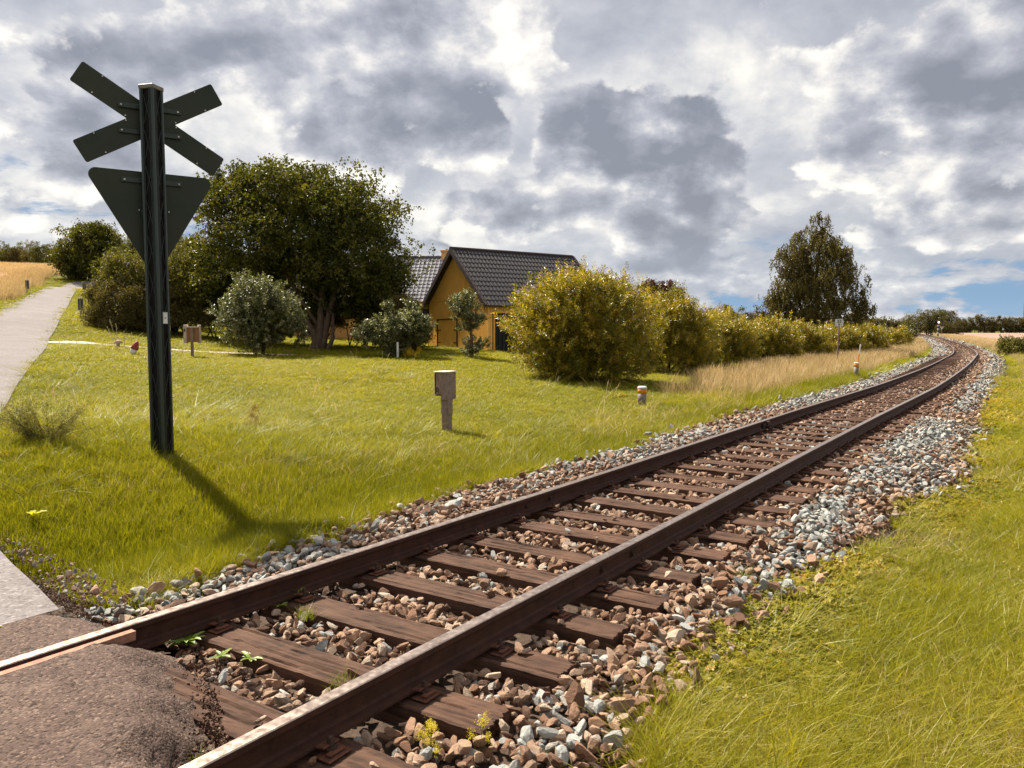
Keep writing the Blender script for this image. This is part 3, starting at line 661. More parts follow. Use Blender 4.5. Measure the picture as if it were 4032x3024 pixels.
# crumbs of asphalt and grit at the crossing's broken edge
n = 3600; lq = rng.uniform(-2.6, h2 + .0, n); endq = np.interp(lq, [-2.6, -1.31, -h2, 0, h2], [2.5, 2.38, 2.50, 2.22, 1.74]); sq = endq + rng.normal(.20, .08, n) + .20 * np.clip(.5 - lq / 1.5, 0, 1) * (lq > -h2)
zq = np.interp(sq - endq, [-.2, 0, .1, .3, .6], [-.012, -.03, -.10, -.22, -.25]) + .004; kq = (np.abs(np.abs(lq) - h2) > .08) & (sq - endq > -.12)
PQ = track(sq[kq], lq[kq], zq[kq]); 
scatter("grit", PQ, rng.uniform(0, 6, (kq.sum(), 3)), np.repeat(rng.uniform(.007, .020, (kq.sum(), 1)), 3, 1), np.where(rng.random(kq.sum()) < .93, rng.uniform(0, .03, kq.sum()), .5), [proto("grit_shape_%02d" % i, stone_mesh(80 + i, "grit"), M_stone_i) for i in range(4)], rng.integers(0, 4, kq.sum()), "dark asphalt crumbs at the edge of the crossing")
# gravelly soil along the lane's edge beside the crossing
n = 700; tq = rng.random(n); ex = np.interp(tq, [0, .5, 1], [-2.35, -3.0, -4.6]); ey = np.interp(tq, [0, .5, 1], [4.35, 4.85, 6.6]); ex += rng.normal(.05, .10, n); ey += rng.normal(.02, .09, n)
sq, lq2 = tocoord(ex, ey); wq = np.clip((5.5 - np.abs(lq2)) / 3.5, 0, 1); wq = wq * wq * (3 - 2 * wq); zq = np.maximum(terr(ex, ey), (terr(ex, ey) + .05) * (1 - wq) + wq * -.02 - .03) + .006
scatter("grit", np.stack([ex, ey, zq], 1), rng.uniform(0, 6, (n, 3)), np.repeat(rng.lognormal(-4.25, .5, (n, 1)), 3, 1), rng.uniform(.15, .75, n), [proto("pebble_shape_%02d" % i, stone_mesh(90 + i, "grit"), M_stone_i) for i in range(4)], rng.integers(0, 4, n), "loose pebbles on the crumbling edge of the lane")

# ------------------------------------------------------------------ leaf and grass shapes
def blades(seed, n, h0, h1, w0, rad, lean, curl, seg=3, head=0.0):
    r_ = np.random.default_rng(seed); V = []; F_ = []; A_ = []
    for i in range(n):
        a = r_.uniform(0, 6.283); rr = rad * math.sqrt(r_.random()); b = np.array([rr * math.cos(a), rr * math.sin(a), -.01]); h = r_.uniform(h0, h1); w = w0 * r_.uniform(.7, 1.3)
        d = r_.uniform(0, 6.283); ld = np.array([math.cos(d), math.sin(d), 0]); sd_ = np.array([-math.sin(d), math.cos(d), 0]); ln = abs(r_.normal(0, lean)); cu = r_.uniform(.3, 1) * curl; k = len(V); rn = r_.random()
        if r_.random() < .5: sd_ = np.array([math.cos(a + d), math.sin(a + d), 0])
        for j in range(seg + 1):
            t_ = j / seg; p = b + ld * h * (ln * t_ + cu * t_ * t_) + np.array([0, 0, h * (t_ - .45 * cu * t_ * t_)]); ww = w * (1 - t_ ** 1.6)
            if head and t_ > .6: ww = w * head * (1.02 - t_) * 2.5
            if j < seg: V += [p - sd_ * ww / 2, p + sd_ * ww / 2]; A_ += [rn, rn]
            else: V.append(p); A_.append(rn)
        for j in range(seg - 1): F_.append((k + 2 * j, k + 2 * j + 1, k + 2 * j + 3, k + 2 * j + 2))
        F_.append((k + 2 * seg - 2, k + 2 * seg - 1, k + 2 * seg, k + 2 * seg))
    F_ = np.array(F_); q = F_[F_[:, 2] != F_[:, 3]]; t_ = F_[F_[:, 2] == F_[:, 3]][:, :3]
    return npmesh("grass", V, q, t_, attr={'rnd': A_})
def herb(seed, n, rad, h, leaf):
    r_ = np.random.default_rng(seed); V = []; F_ = []; A_ = []
    for i in range(n):
        a = r_.uniform(0, 6.283); rr = rad * math.sqrt(r_.random()); c = np.array([rr * math.cos(a), rr * math.sin(a), r_.uniform(.1, 1) * h]); rn = r_.random(); tilt = r_.normal(0, .35, 2)
        for j in range(5):
            d = j * 1.2566 + a; L_ = leaf * r_.uniform(.7, 1.1); u_ = np.array([math.cos(d), math.sin(d), tilt[0] * math.cos(d) + tilt[1] * math.sin(d) - .15]); w_2 = np.array([-math.sin(d), math.cos(d), 0]) * L_ * .27; k = len(V)
            V += [c, c + u_ * L_ * .55 + w_2, c + u_ * L_, c + u_ * L_ * .55 - w_2]; A_ += [rn] * 4; F_.append((k, k + 1, k + 2, k + 3))
    return npmesh("herb", V, np.array(F_), attr={'rnd': A_})
G_STOPS = [(0, (.075, .085, .007)), (.3, (.155, .165, .010)), (.6, (.25, .245, .014)), (.85, (.33, .29, .03)), (1, (.46, .36, .13))]
M_grass = leaf_mat("meadow grass", G_STOPS, .48, .05, .4, True, 'tint')
M_straw = leaf_mat("dry straw grass", [(0, (.24, .19, .07)), (.35, (.42, .31, .15)), (.8, (.62, .47, .29)), (1, (.74, .60, .42))], .35, .05, .5, True, 'tint', (1.1, 1, .8))
M_herb = leaf_mat("creeping herb leaves", [(0, (.09, .10, .010)), (.35, (.20, .19, .014)), (.75, (.38, .29, .025)), (1, (.42, .22, .04))], .45, .04, .4, True, 'tint')
LAWN = [proto("blade_shape_%02d" % i, blades(i, 46, .045, .11, .0055, .13, .35, .7), M_grass) for i in range(4)]
LONG = [proto("blade_shape_%02d" % (4 + i), blades(10 + i, 40, .12, .34, .0062, .12, .40, .95, 4), M_grass) for i in range(5)]
SEDG = [proto("blade_shape_%02d" % (9 + i), blades(20 + i, 70, .10, .22, .0035, .09, .45, .35, 3), M_grass) for i in range(2)]
TALL = [proto("blade_shape_%02d" % (11 + i), blades(30 + i, 26, .45, .95, .006, .22, .16, .30, 4, 2.2), M_straw) for i in range(4)]
HERB = [proto("blade_shape_%02d" % (15 + i), herb(i, 26, .13, .07, .030), M_herb) for i in range(3)]
STRW = [proto("blade_shape_%02d" % (18 + i), blades(50 + i, 6, .15, .42, .004, .12, .5, .7, 4, 1.6), M_straw) for i in range(3)]

# where things grow
def fieldpts(n, r0, r1, p, a0=-37, a1=37):
    u = rng.random(n)
    if abs(p - 2) < 1e-6: r_ = r0 * (r1 / r0) ** u
    else: q = 2 - p; r_ = (r0 ** q + u * (r1 ** q - r0 ** q)) ** (1 / q)
    a = np.radians(rng.uniform(a0, a1, n)); return r_ * np.sin(a), r_ * np.cos(a)
def vnoise(x, y, sc, seed=0):
    r_ = np.random.default_rng(seed); o = 0
    for k in range(7):
        a = r_.uniform(0, 6.28); f = sc * r_.uniform(.6, 1.7); o = o + np.sin((x * math.cos(a) + y * math.sin(a)) * f + r_.uniform(0, 6.28))
    return o / 3.5
SHED_C, SHED_U, SHED_W = np.array([-1.16, 37.5]), np.array([-.573, .819]), np.array([.819, .573])
def info(x, y):
    s_, l_ = tocoord(x, y)
    road_ = inpoly(x, y, ROADPOLY); path_ = inpoly(x, y, PATHPOLY)
    rel = np.stack([x, y], 1) - SHED_C; a_ = rel @ SHED_U; b_ = rel @ SHED_W
    shed_ = (a_ > -.1) & (a_ < 6.0) & (b_ > -.1) & (b_ < 7.4)
    wh = inpoly(x, y, WT + WB[::-1]); pw = inpoly(x, y, PB + PT)
    return s_, l_, road_, path_, shed_, wh, pw
def grow(name, x, y, protos, sc, label, tint, zs=1.0, lift=0.0, tiltm=.08, keep=None):
    if keep is not None: x, y, sc, tint = x[keep], y[keep], sc[keep], tint[keep]; zs = zs[keep] if hasattr(zs, '__len__') else zs
    n = len(x); z = terr(x, y) + lift; s_, l_ = tocoord(x, y); m_ = np.abs(l_) < 3.0; z[m_] = np.maximum(z[m_], track(s_[m_], l_[m_])[:, 2] + bedz(l_[m_]))
    rot = np.stack([rng.normal(0, tiltm, n), rng.normal(0, tiltm, n), rng.uniform(0, 6.283, n)], 1)
    return scatter(name, np.stack([x, y, z], 1), rot, np.stack([sc, sc, sc * zs], 1), np.clip(tint, 0, 1), protos, rng.integers(0, len(protos), n), label)

# short lawn
x, y = fieldpts(150000, 2.4, 95, 1.75); s_, l_, rd, pt, sh, wh, pw = info(x, y)
r_ = np.hypot(x, y); lawn = (l_ < ledge(s_) - .02 + .10 * vnoise(x, y, 4, 1)) & ~rd & ~pt & ~sh & ~wh & ~((s_ < 2.9) & (l_ > -9))
sc = np.clip(r_ / 11, .9, 4.5) * rng.uniform(.8, 1.3, len(x)); tn = .60 + .16 * vnoise(x, y, .35, 2) + .10 * vnoise(x, y, 1.9, 3) + rng.normal(0, .13, len(x))
band = np.exp(-((l_ + 2.6) / 1.3) ** 2); tn -= .16 * band
zs = np.clip(11 / np.maximum(r_, 11), .22, 1) * (1 + .9 * band + .9 * (np.exp(-(r_ - 8.5) ** 2 / 14)) * (l_ < -2))
grow("grass", x, y, LAWN, sc, "short sunlit lawn grass left of the railway", tn, zs, keep=lawn)
# rougher grass on the near verges and round the sign post
x, y = fieldpts(60000, 2.0, 70, 1.9); s_, l_, rd, pt, sh, wh, pw = info(x, y); r_ = np.hypot(x, y)
right = (l_ > redge(s_) + .34 + .16 * vnoise(x, y, 3, 4)) & ~rd & ~pw & (s_ > -2)
leftr = (l_ < ledge(s_) - .05 + .12 * vnoise(x, y, 3, 5)) & ~rd & ~pt & ~sh & ~wh & (s_ > 2.9) & ((l_ > -4.6) & (rng.random(len(x)) < .55) | (rng.random(len(x)) < .40 * np.clip((17 - r_) / 9, 0, 1)) | (vnoise(x, y, .9, 6) > .75) & (r_ < 24) & (rng.random(len(x)) < .4))
sc = np.clip(r_ / 9, .8, 3.2) * rng.uniform(.65, 1.15, len(x)); tn = .58 + .20 * vnoise(x, y, .8, 7) + .14 * vnoise(x, y, 3.0, 8) + rng.normal(0, .14, len(x)) + .10 * right * (l_ > 3)
zs = np.clip(9 / np.maximum(r_, 9), .35, 1) * (.42 + .62 * np.clip(vnoise(x, y, 1.7, 9) + .5, 0, 1.7)); zs = np.where(right, zs * 1.05, zs * .75)
zs = np.where(right & (l_ < redge(s_) + .7), zs * .6, zs)
grow("grass", x, y, LONG, sc, "long tangled grass on the railway verges", tn, zs, tiltm=.22, keep=right | leftr)
# tufts along the ballast
n = 4600; s_ = 3 + 31 * rng.random(n) ** 1.7; l_ = ledge(s_) - np.abs(rng.normal(.10, .42, n)); P_ = track(s_, l_)
sel = (vnoise(P_[:, 0], P_[:, 1], 3.2, 11) > -.25) & ~inpoly(P_[:, 0], P_[:, 1], ROADPOLY)
grow("horsetail", P_[:, 0], P_[:, 1], SEDG, rng.uniform(.7, 1.4, n) * np.clip(s_ / 14, .9, 1.8), "feathery green horsetail tufts along the ballast", .34 + rng.normal(0, .15, n) + .25 * (vnoise(P_[:, 0], P_[:, 1], 2.1, 12) > .4), 1.0, tiltm=.25, keep=sel)
# creeping herbs at the ballast's edge and through the verge
n = 15000; s_ = 1.8 + 32 * rng.random(n) ** 1.8; l_ = redge(s_) + .12 + np.abs(rng.normal(.28, .30, n)); s2 = 2.5 + 25 * rng.random(n) ** 1.8; side = rng.random(n) < .3; s_ = np.where(side, s2, s_); l_ = np.where(side, ledge(s2) - rng.gamma(1.6, .35, n), l_)
far_ = rng.random(n) < .25; l_ = np.where(far_ & ~side, redge(s_) + rng.uniform(.2, 3.2, n), l_); l_ = np.where(far_ & side, ledge(s_) - rng.uniform(.2, 3.8, n), l_)
P_ = track(s_, l_); q = vnoise(P_[:, 0], P_[:, 1], 2.6, 13); sel = (q > -.15) & ~inpoly(P_[:, 0], P_[:, 1], ROADPOLY)
grow("creeping_herb", P_[:, 0], P_[:, 1], HERB, rng.uniform(.5, 1.0, n) * np.clip(s_ / 11, .95, 2), "yellow green creeping leaves between stones and grass", .45 + .22 * vnoise(P_[:, 0], P_[:, 1], 3.5, 14) + rng.normal(0, .2, n), 1.0, .01, .2, sel)
# sparse straw in the grass
x, y = fieldpts(16000, 2.2, 40, 1.9); s_, l_, rd, pt, sh, wh, pw = info(x, y); r_ = np.hypot(x, y)
sel = ((l_ > redge(s_) + .4) & (vnoise(x, y, 1.1, 15) > .1) | (l_ < ledge(s_) - .1) & (l_ > -4.2) & (vnoise(x, y, 1.3, 16) > .2) | (l_ < -2) & (rng.random(len(x)) < .05)) & ~rd & ~pt & ~sh & ~wh & (s_ > 2.8)
grow("dry_grass", x, y, STRW, np.clip(r_ / 10, .7, 2.2) * rng.uniform(.5, .95, len(x)), "scattered dry stalks in the grass", rng.random(len(x)), 1.0, tiltm=.3, keep=sel)
# tall straw belts beside the track further on
n = 16000; s_ = rng.uniform(19, 150, n); side = rng.random(n) < .62; wl = np.interp(s_, [19, 24, 35, 60, 150], [2.0, 3.2, 4.5, 5.0, 5.0])
l_ = np.where(side, ledge(s_) - .5 - .4 * np.abs(np.sin(s_ * .4)) - rng.random(n) * wl, redge(s_) + .9 + rng.random(n) * 4.0)
P_ = track(s_, l_); d = np.hypot(P_[:, 0], P_[:, 1]); sel = ((side & (rng.random(n) < np.interp(s_, [19, 27, 40], [.12, .6, 1]))) | (~side & (s_ > 24) & (vnoise(P_[:, 0], P_[:, 1], .5, 17) > -.1))) & ~((s_ > 70) & (l_ < 0) & (rng.random(n) < .5))
grow("dry_grass", P_[:, 0], P_[:, 1], TALL, rng.uniform(.6, 1.05, n) * np.interp(d, [0, 30, 100, 160], [.8, .9, 1.05, 1.2]) * np.where(side, 1, .62), "tall straw coloured grass belt beside the railway", rng.random(n) * .9, 1.0, tiltm=.10, keep=sel)
n = 9000; s_ = rng.uniform(110, 285, n); l_ = np.where(rng.random(n) < .65, redge(s_) + 1.5 + rng.random(n) * 5, ledge(s_) - 1.0 - rng.random(n) * 7); P_ = track(s_, l_)
grow("dry_grass", P_[:, 0], P_[:, 1], TALL, rng.uniform(.8, 1.2, n), "pale dry grass along the far railway bend", .5 + rng.random(n) * .5, .9)
# straw fringe of the cereal field beside the lane
n = 9000; t_ = rng.random(n); wb = np.array(WB); dd = np.linspace(0, 1, len(wb)); bx = np.interp(t_, dd, wb[:, 0]) - rng.random(n) * 3.5 + .6; by = np.interp(t_, dd, wb[:, 1]) + rng.normal(0, .4, n)
grow("dry_grass", bx, by, TALL, rng.uniform(.7, 1.2, n) * 1.1, "ripe stalks along the edge of the cereal field", rng.random(n) * .8, .8)
x, y = fieldpts(26000, 30, 185, 1.3, -42, -24); s_, l_, rd, pt, sh, wh, pw = info(x, y)
grow("cereal", x, y, TALL, rng.uniform(1.2, 2.0, len(x)), "standing ripe cereal on the hill field", .15 + .5 * rng.random(len(x)), .45, keep=wh)

# ------------------------------------------------------------------ trees and shrubs
def spray(kind, seed):
    """a twig with leaves: vertices, quads; unit size about 1, pointing up"""
    r_ = np.random.default_rng(seed); V = []; F_ = []
    def leaf(p, d, L_, w):
        d = d / np.linalg.norm(d); s_ = np.cross(d, r_.normal(size=3)); s_ /= np.linalg.norm(s_) + 1e-9; k = len(V); n_ = np.cross(d, s_)
        V.extend([p, p + d * L_ * .45 + s_ * w / 2 + n_ * w * .15, p + d * L_, p + d * L_ * .45 - s_ * w / 2 + n_ * w * .15]); F_.append((k, k + 1, k + 2, k + 3))
    if kind == 'broad':
        for i in range(15): leaf(r_.normal(0, .26, 3) + [0, 0, .15], r_.normal(0, 1, 3) + [0, 0, .25], r_.uniform(.22, .34), r_.uniform(.15, .22))
    elif kind == 'willow':
        for i in range(15):
            t_ = i / 15; a = i * 2.4; leaf(np.array([.05 * math.sin(t_ * 3), .05 * math.cos(t_ * 4), t_ * 1.0]), np.array([math.cos(a), math.sin(a), .75 - .5 * (1 - t_) * r_.random()]), r_.uniform(.30, .46) * (1.05 - .4 * t_), .085)
        V.extend([np.array([-.008, 0, -.1]), np.array([.008, 0, -.1]), np.array([.006, 0, 1.0]), np.array([-.004, 0, 1.0])]); k = len(V); F_.append((k - 4, k - 3, k - 2, k - 1))
    elif kind == 'small':
        for i in range(18): leaf(r_.normal(0, .30, 3), r_.normal(0, 1, 3), r_.uniform(.14, .22), r_.uniform(.08, .13))
    elif kind == 'shoot':
        for i in range(14):
            t_ = i / 14; a = i * 2.4; leaf(np.array([0, 0, t_]), np.array([math.cos(a), math.sin(a), .4]), r_.uniform(.20, .28), r_.uniform(.13, .18))
    elif kind == 'droop':
        for i in range(16):
            t_ = i / 16; a = r_.uniform(0, 6.28); leaf(np.array([.12 * t_, 0, -t_ * .9]) + r_.normal(0, .05, 3), np.array([.5 * math.cos(a), .5 * math.sin(a), -.8]), r_.uniform(.13, .2), r_.uniform(.08, .12))
    elif kind == 'needle':
        for i in range(22):
            t_ = i / 22; a = i * 2.4; leaf(np.array([0, 0, t_]), np.array([math.cos(a), math.sin(a), .6]), .26 * (1.1 - t_), .05)
    return np.array(V), np.array(F_)
SP = {k: [spray(k, i) for i in range(6)] for k in ('broad', 'willow', 'small', 'shoot', 'droop', 'needle')}
def rots(d, spin):
    """rotation matrices taking +Z to directions d, spun about it"""
    d = d / np.linalg.norm(d, axis=1, keepdims=True); ref = np.where(np.abs(d[:, 2:3]) < .95, [[0, 0, 1.]], [[1., 0, 0]]); xx = np.cross(ref, d); xx /= np.linalg.norm(xx, axis=1, keepdims=True); yy = np.cross(d, xx)
    c, s_ = np.cos(spin)[:, None], np.sin(spin)[:, None]
    return np.stack([xx * c + yy * s_, -xx * s_ + yy * c, d], 2)
def foliage(kind, pos, dirs, size, bias=0.0):
    n = len(pos); Rm = rots(dirs, rng.uniform(0, 6.28, n)); which = rng.integers(0, 6, n); Vs = []; Fs = []; At = []; k = 0; rv = rng.random(n)
    for w in range(6):
        V, F_ = SP[kind][w]; m_ = which == w; c = int(m_.sum())
        if not c: continue
        P_ = np.einsum('nij,vj->nvi', Rm[m_], V) * size[m_][:, None, None] + pos[m_][:, None]; Vs.append(P_.reshape(-1, 3)); Fs.append((F_[None] + (k + np.arange(c) * len(V))[:, None, None]).reshape(-1, 4)); k += c * len(V)
        At.append(np.clip(np.repeat(rv[m_], len(V)) * .65 + np.repeat(rng.random((c * len(V)) // 4 + 1), 4)[:c * len(V)] * .35 + bias, 0, 1))
    return np.concatenate(Vs), np.concatenate(Fs), np.concatenate(At)
def crown_points(blobs, n, hollow=.55, lump=.16, seed=0, per=16):
    """spray positions: clusters spread over the outer part of a union of ellipsoids, with a lumpy outline, gaps and stray shoots"""
    r_ = np.random.default_rng(seed + 5); bl = np.array([b[:6] for b in blobs], float); wgt = (bl[:, 3] * bl[:, 4] + bl[:, 4] * bl[:, 5] + bl[:, 3] * bl[:, 5]); wgt /= wgt.sum()
    nc = max(8, int(n * 1.9 / per)); k = rng.choice(len(bl), nc, p=wgt); d = rng.normal(size=(nc, 3)); d /= np.linalg.norm(d, axis=1, keepdims=True)
    rr = (hollow + (1 - hollow) * rng.random(nc) ** .5) * (1 + lump * rng.normal(0, .75, nc)); rr = np.clip(rr, .1, 1.28)
    C_ = bl[k, :3] + d * rr[:, None] * bl[k, 3:]
    q = (C_[:, None] - bl[None, :, :3]) / bl[None, :, 3:]; inside = ((q ** 2).sum(2) < (hollow * .92) ** 2).any(1); C_, d, k = C_[~inside], d[~inside], k[~inside]
    m = max(1, int(math.ceil(n / max(1, len(C_))))); idx = np.repeat(np.arange(len(C_)), m); sg = np.clip(bl[k, 3:].min(1) * .17, .05, .42)
    P_ = C_[idx] + rng.normal(size=(len(idx), 3)) * sg[idx, None] * [1, 1, .7]; dd = d[idx] + rng.normal(0, .35, (len(idx), 3))
    ok = P_[:, 2] > .02; P_, dd = P_[ok], dd[ok]; pm = rng.permutation(len(P_))[:n]
    return P_[pm], dd[pm] / np.linalg.norm(dd[pm], axis=1, keepdims=True)
def trunk_mb(stems, n=9):
    m_ = MB()
    for pts, r0, r1 in stems:
        pts = [Vector(p) for p in pts]; fine = []
        for a, b in zip(pts[:-1], pts[1:]):
            for j in range(3): fine.append(a.lerp(b, j / 3) + Vector(rng.normal(0, .02, 3)) * (b - a).length * .4)
        fine.append(pts[-1]); m_.tube(fine, [r0 + (r1 - r0) * j / (len(fine) - 1) for j in range(len(fine))], n)
    return m_
def plant(name, loc, label, cat, kind, blobs, n, size, leafm, stems, barkm=None, hollow=.55, lump=.16, up=.5, crown='crown', trunk='trunk', bias=0.0, group=None, limbs=10, topbias=0.0):
    t_ = empty(name, loc, label=label, cat=cat, group=group)
    P_, d = crown_points(blobs, n, hollow, lump, int(abs(loc[0] * 7) + n)); dr = d + np.array([0, 0, up]) + rng.normal(0, .35, d.shape)
    if kind == 'droop': dr = rng.normal(0, .25, d.shape) + np.array([0, 0, 1.0]) + d * .15
    if kind == 'willow':                      # long upright shoots above the mass
        topm = (P_[:, 2] > np.quantile(P_[:, 2], .55)) & (rng.random(len(P_)) < .10); P2 = P_[topm] + np.stack([rng.normal(0, .08, topm.sum()), rng.normal(0, .08, topm.sum()), rng.uniform(.1, .45, topm.sum())], 1); P_ = np.concatenate([P_, P2]); dr = np.concatenate([dr, np.tile([[.0, 0, 1.]], (len(P2), 1)) + rng.normal(0, .15, P2.shape)])
    V, F_, A_ = foliage(kind, P_, dr, size * rng.uniform(.7, 1.25, len(P_)), bias)
    me = npmesh(crown, V, F_, attr={'rnd': A_}); link(crown, me, leafm, t_)
    st = list(stems); top = np.array([b[:3] for b in blobs])
    if limbs and stems:
        for j in range(limbs):
            b = blobs[j % len(blobs)]; s0 = Vector(stems[j % len(stems)][0][-1]); d_ = Vector((rng.normal(), rng.normal(), abs(rng.normal()) * .8 + .1)).normalized(); e = Vector(b[:3]) + Vector((d_.x * b[3], d_.y * b[4], d_.z * b[5])) * .8
            st.append(([s0, s0.lerp(e, .5) + Vector((0, 0, -.03 * (e - s0).length)), e], stems[j % len(stems)][2] * .9, .012))
    if st: trunk_mb(st).build(trunk, barkm or M_bark, t_, smooth=True)
    return t_
DARKG = [(0, (.030, .038, .008)), (.4, (.062, .070, .011)), (.75, (.115, .115, .016)), (1, (.20, .18, .03))]
M_darkleaf = leaf_mat("dark tree leaves", DARKG, .40, .14, .4)
M_olive = leaf_mat("olive shrub leaves", [(0, (.05, .055, .012)), (.4, (.10, .10, .02)), (.75, (.17, .155, .03)), (1, (.26, .22, .06))], .40, .16, .4)
M_brownleaf = leaf_mat("brownish olive leaves", [(0, (.05, .042, .014)), (.5, (.105, .088, .024)), (1, (.20, .16, .05))], .35, .10, .45)
M_silver = leaf_mat("pale backed apple leaves", [(0, (.040, .048, .014)), (.42, (.085, .09, .026)), (.7, (.21, .20, .10)), (1, (.52, .48, .34))], .28, .22, .4, tcol=(1, 1.1, .4))
M_willow = leaf_mat("yellow green willow leaves", [(0, (.06, .075, .011)), (.35, (.155, .15, .014)), (.65, (.31, .24, .02)), (.85, (.44, .32, .032)), (1, (.52, .40, .10))], .50, .20, .35)
M_purple = leaf_mat("purple leaves", [(0, (.035, .014, .018)), (.6, (.07, .025, .03)), (1, (.12, .05, .045))], .3, .2, .4)
M_birch = leaf_mat("birch leaves", [(0, (.06, .052, .016)), (.5, (.11, .092, .026)), (1, (.19, .155, .05))], .30, .12, .45)
M_farleaf = leaf_mat("distant tree leaves", [(0, (.06, .05, .022)), (.5, (.105, .09, .035)), (1, (.17, .145, .055))], .3, .05, .5)
M_yellowleaf = leaf_mat("yellow foliage", [(0, (.45, .30, .02)), (.6, (.65, .45, .03)), (1, (.75, .58, .10))], .4, .1, .4)

def blob(u, v, Z, wpx, hpx, base, depth=None, dy=0.0):
    """ellipsoid centred at pixel (u, v), Z away, half sizes in pixels; relative to base"""
    p = at(u, v, Z); k = Z / FPX; return (p.x - base.x, p.y - base.y + dy, p.z - base.z, wpx * k, (depth if depth else wpx * k), hpx * k)
# large round tree with several stems
B = gnd(1250, 38)
bl = [blob(1180, 890, 38, 300, 215, B, 3.4), blob(960, 940, 38, 175, 240, B, 2.6), blob(1400, 985, 38, 205, 235, B, 3.0), blob(1090, 790, 38, 240, 125, B, 2.6), blob(900, 760, 38, 90, 90, B, 1.3), blob(1300, 840, 38, 200, 150, B, 2.4), blob(860, 1080, 39, 100, 130, B, 2), blob(1520, 1120, 39, 95, 125, B, 1.6), blob(1130, 1130, 39.4, 260, 120, B, 2.0), blob(1390, 1160, 39.2, 180, 110, B, 1.9)]
w = lambda u, v, Z=38: tuple(at(u, v, Z) - B)
stems = [([w(1250, 1385), w(1232, 1300), w(1170, 1215), w(1110, 1110)], .20, .09), ([w(1258, 1385), w(1262, 1260), w(1268, 1150), w(1250, 1020)], .21, .09), ([w(1270, 1385), w(1290, 1260), w(1320, 1150), w(1370, 1020)], .17, .08), ([w(1290, 1385, 37.8), w(1310, 1330, 37.8), w(1312, 1240, 37.8)], .14, .06), ([w(1225, 1390), w(1245, 1340), w(1262, 1300)], .22, .12)]
plant("garden_tree", tuple(B), "large dark round garden tree with several stems beside the sheds", "tree", 'broad', bl, 9500, .50, M_darkleaf, stems, M_bark, .45, .15, .5, limbs=14)
# round tree at the top of the lane, conifer and others behind the hedge
def simple(name, u, vb, Z, blobs, label, cat, kind, n, size, leafm, stemh=.5, r0=.2, hollow=.4, **kw):
    Bq = gnd(u, Z); bl_ = [blob(a[0], a[1], Z, a[2], a[3], Bq, (a[4] if len(a) > 4 else None)) for a in blobs]
    topz = max(b[2] for b in bl_); st = [([(0, 0, -.1), (0.02, 0, topz * .5), (0, .02, topz * stemh * 1.6)], r0, r0 * .4)] if stemh else []
    return plant(name, tuple(Bq), label, cat, kind, bl_, n, size, leafm, st, M_darkbark, hollow, **kw)
simple("roadside_tree", 365, 0, 82, [(360, 1000, 115, 100, 3), (300, 1030, 60, 60, 2), (430, 1020, 60, 75, 2), (370, 930, 60, 45, 2)], "round dark green tree where the lane tops the hill", "tree", 'broad', 3200, .75, M_darkleaf)
simple("conifer", 522, 0, 62, [(520, 985, 14, 30, .5), (522, 1020, 26, 40, .8), (525, 1065, 40, 45, 1.1)], "pointed conifer top rising between the round tree and hedge", "tree", 'needle', 700, .8, M_darkleaf, hollow=.1)
simple("broadleaf_tree", 480, 0, 66, [(490, 1045, 60, 55, 2), (440, 1075, 50, 45, 2), (540, 1060, 45, 50, 2)], "dark bushy tree behind the hedge left of the sign post", "tree", 'broad', 1300, .7, M_darkleaf)
simple("shrub", 430, 0, 39.5, [(455, 1130, 62, 85, 1.2), (520, 1110, 75, 95, 1.5), (432, 1190, 42, 70, 1.0), (450, 1250, 50, 55, .9), (560, 1250, 90, 70, 1.0), (580, 1100, 60, 90, 1.4), (470, 1050, 40, 50, .9)], "loose yellow green shrub above the clipped hedge end", "shrub", 'small', 3800, .52, M_olive, limbs=6, hollow=.25)
simple("shrub", 690, 0, 40, [(700, 1090, 80, 130, 1.7), (640, 1130, 60, 110, 1.5), (770, 1080, 70, 120, 1.6), (810, 1150, 70, 110, 1.5)], "olive shrub between the sign post and the large tree", "shrub", 'small', 4200, .52, M_olive, limbs=6, hollow=.25)
simple("hawthorn", 730, 0, 46, [(720, 1010, 60, 60, 1.6), (790, 1020, 60, 65, 1.6), (690, 1060, 60, 60, 1.6)], "brownish tree top showing right behind the sign post", "tree", 'small', 1800, .6, M_brownleaf, hollow=.3)
# dark clipped hedge behind the garden: one long hedge
Bh = gnd(350, 38.6); m_blobs = []
hp = [(412, 38.6), (450, 38.0), (500, 37.6), (580, 37.8), (660, 38.2), (740, 38.6), (830, 39), (920, 39.6), (1010, 40), (1100, 40.6), (1190, 41), (1290, 41), (1390, 41), (1480, 41), (1570, 41.5)]
for (u, Z) in hp:
    g = gnd(u, Z); c = g - Bh; top_ = 1.9 if u < 700 else 2.6
    m_blobs += [(c.x, c.y, c.z + top_ * .5, .85, .75, top_ * .62), (c.x + .3, c.y + .1, c.z + top_ * .85, .7, .6, .55), (c.x - .1, c.y - .1, c.z + .35, .8, .7, .55), (c.x + .5, c.y, c.z + .7, .8, .7, .6)]
t_ = empty("hedge", tuple(Bh), label="long dark hedge closing off the back of the lawn", cat="hedge")
P_, d = crown_points(m_blobs, 15000, .62, .08, 3); V, F_, A_ = foliage('small', P_, d + rng.normal(0, .4, d.shape), .42 * rng.uniform(.7, 1.3, len(P_))); link("foliage", npmesh("foliage", V, F_, attr={'rnd': A_}), M_brownleaf, t_)
m_ = MB()
for (u, Z) in hp:
    g = gnd(u, Z) - Bh
    for k in range(3): m_.tube([(g.x + rng.normal(0, .3), g.y + rng.normal(0, .1), g.z - .1), (g.x + rng.normal(0, .3), g.y, g.z + 1.2)], [.04, .02], 5)
m_.build("stem", M_darkbark, t_)
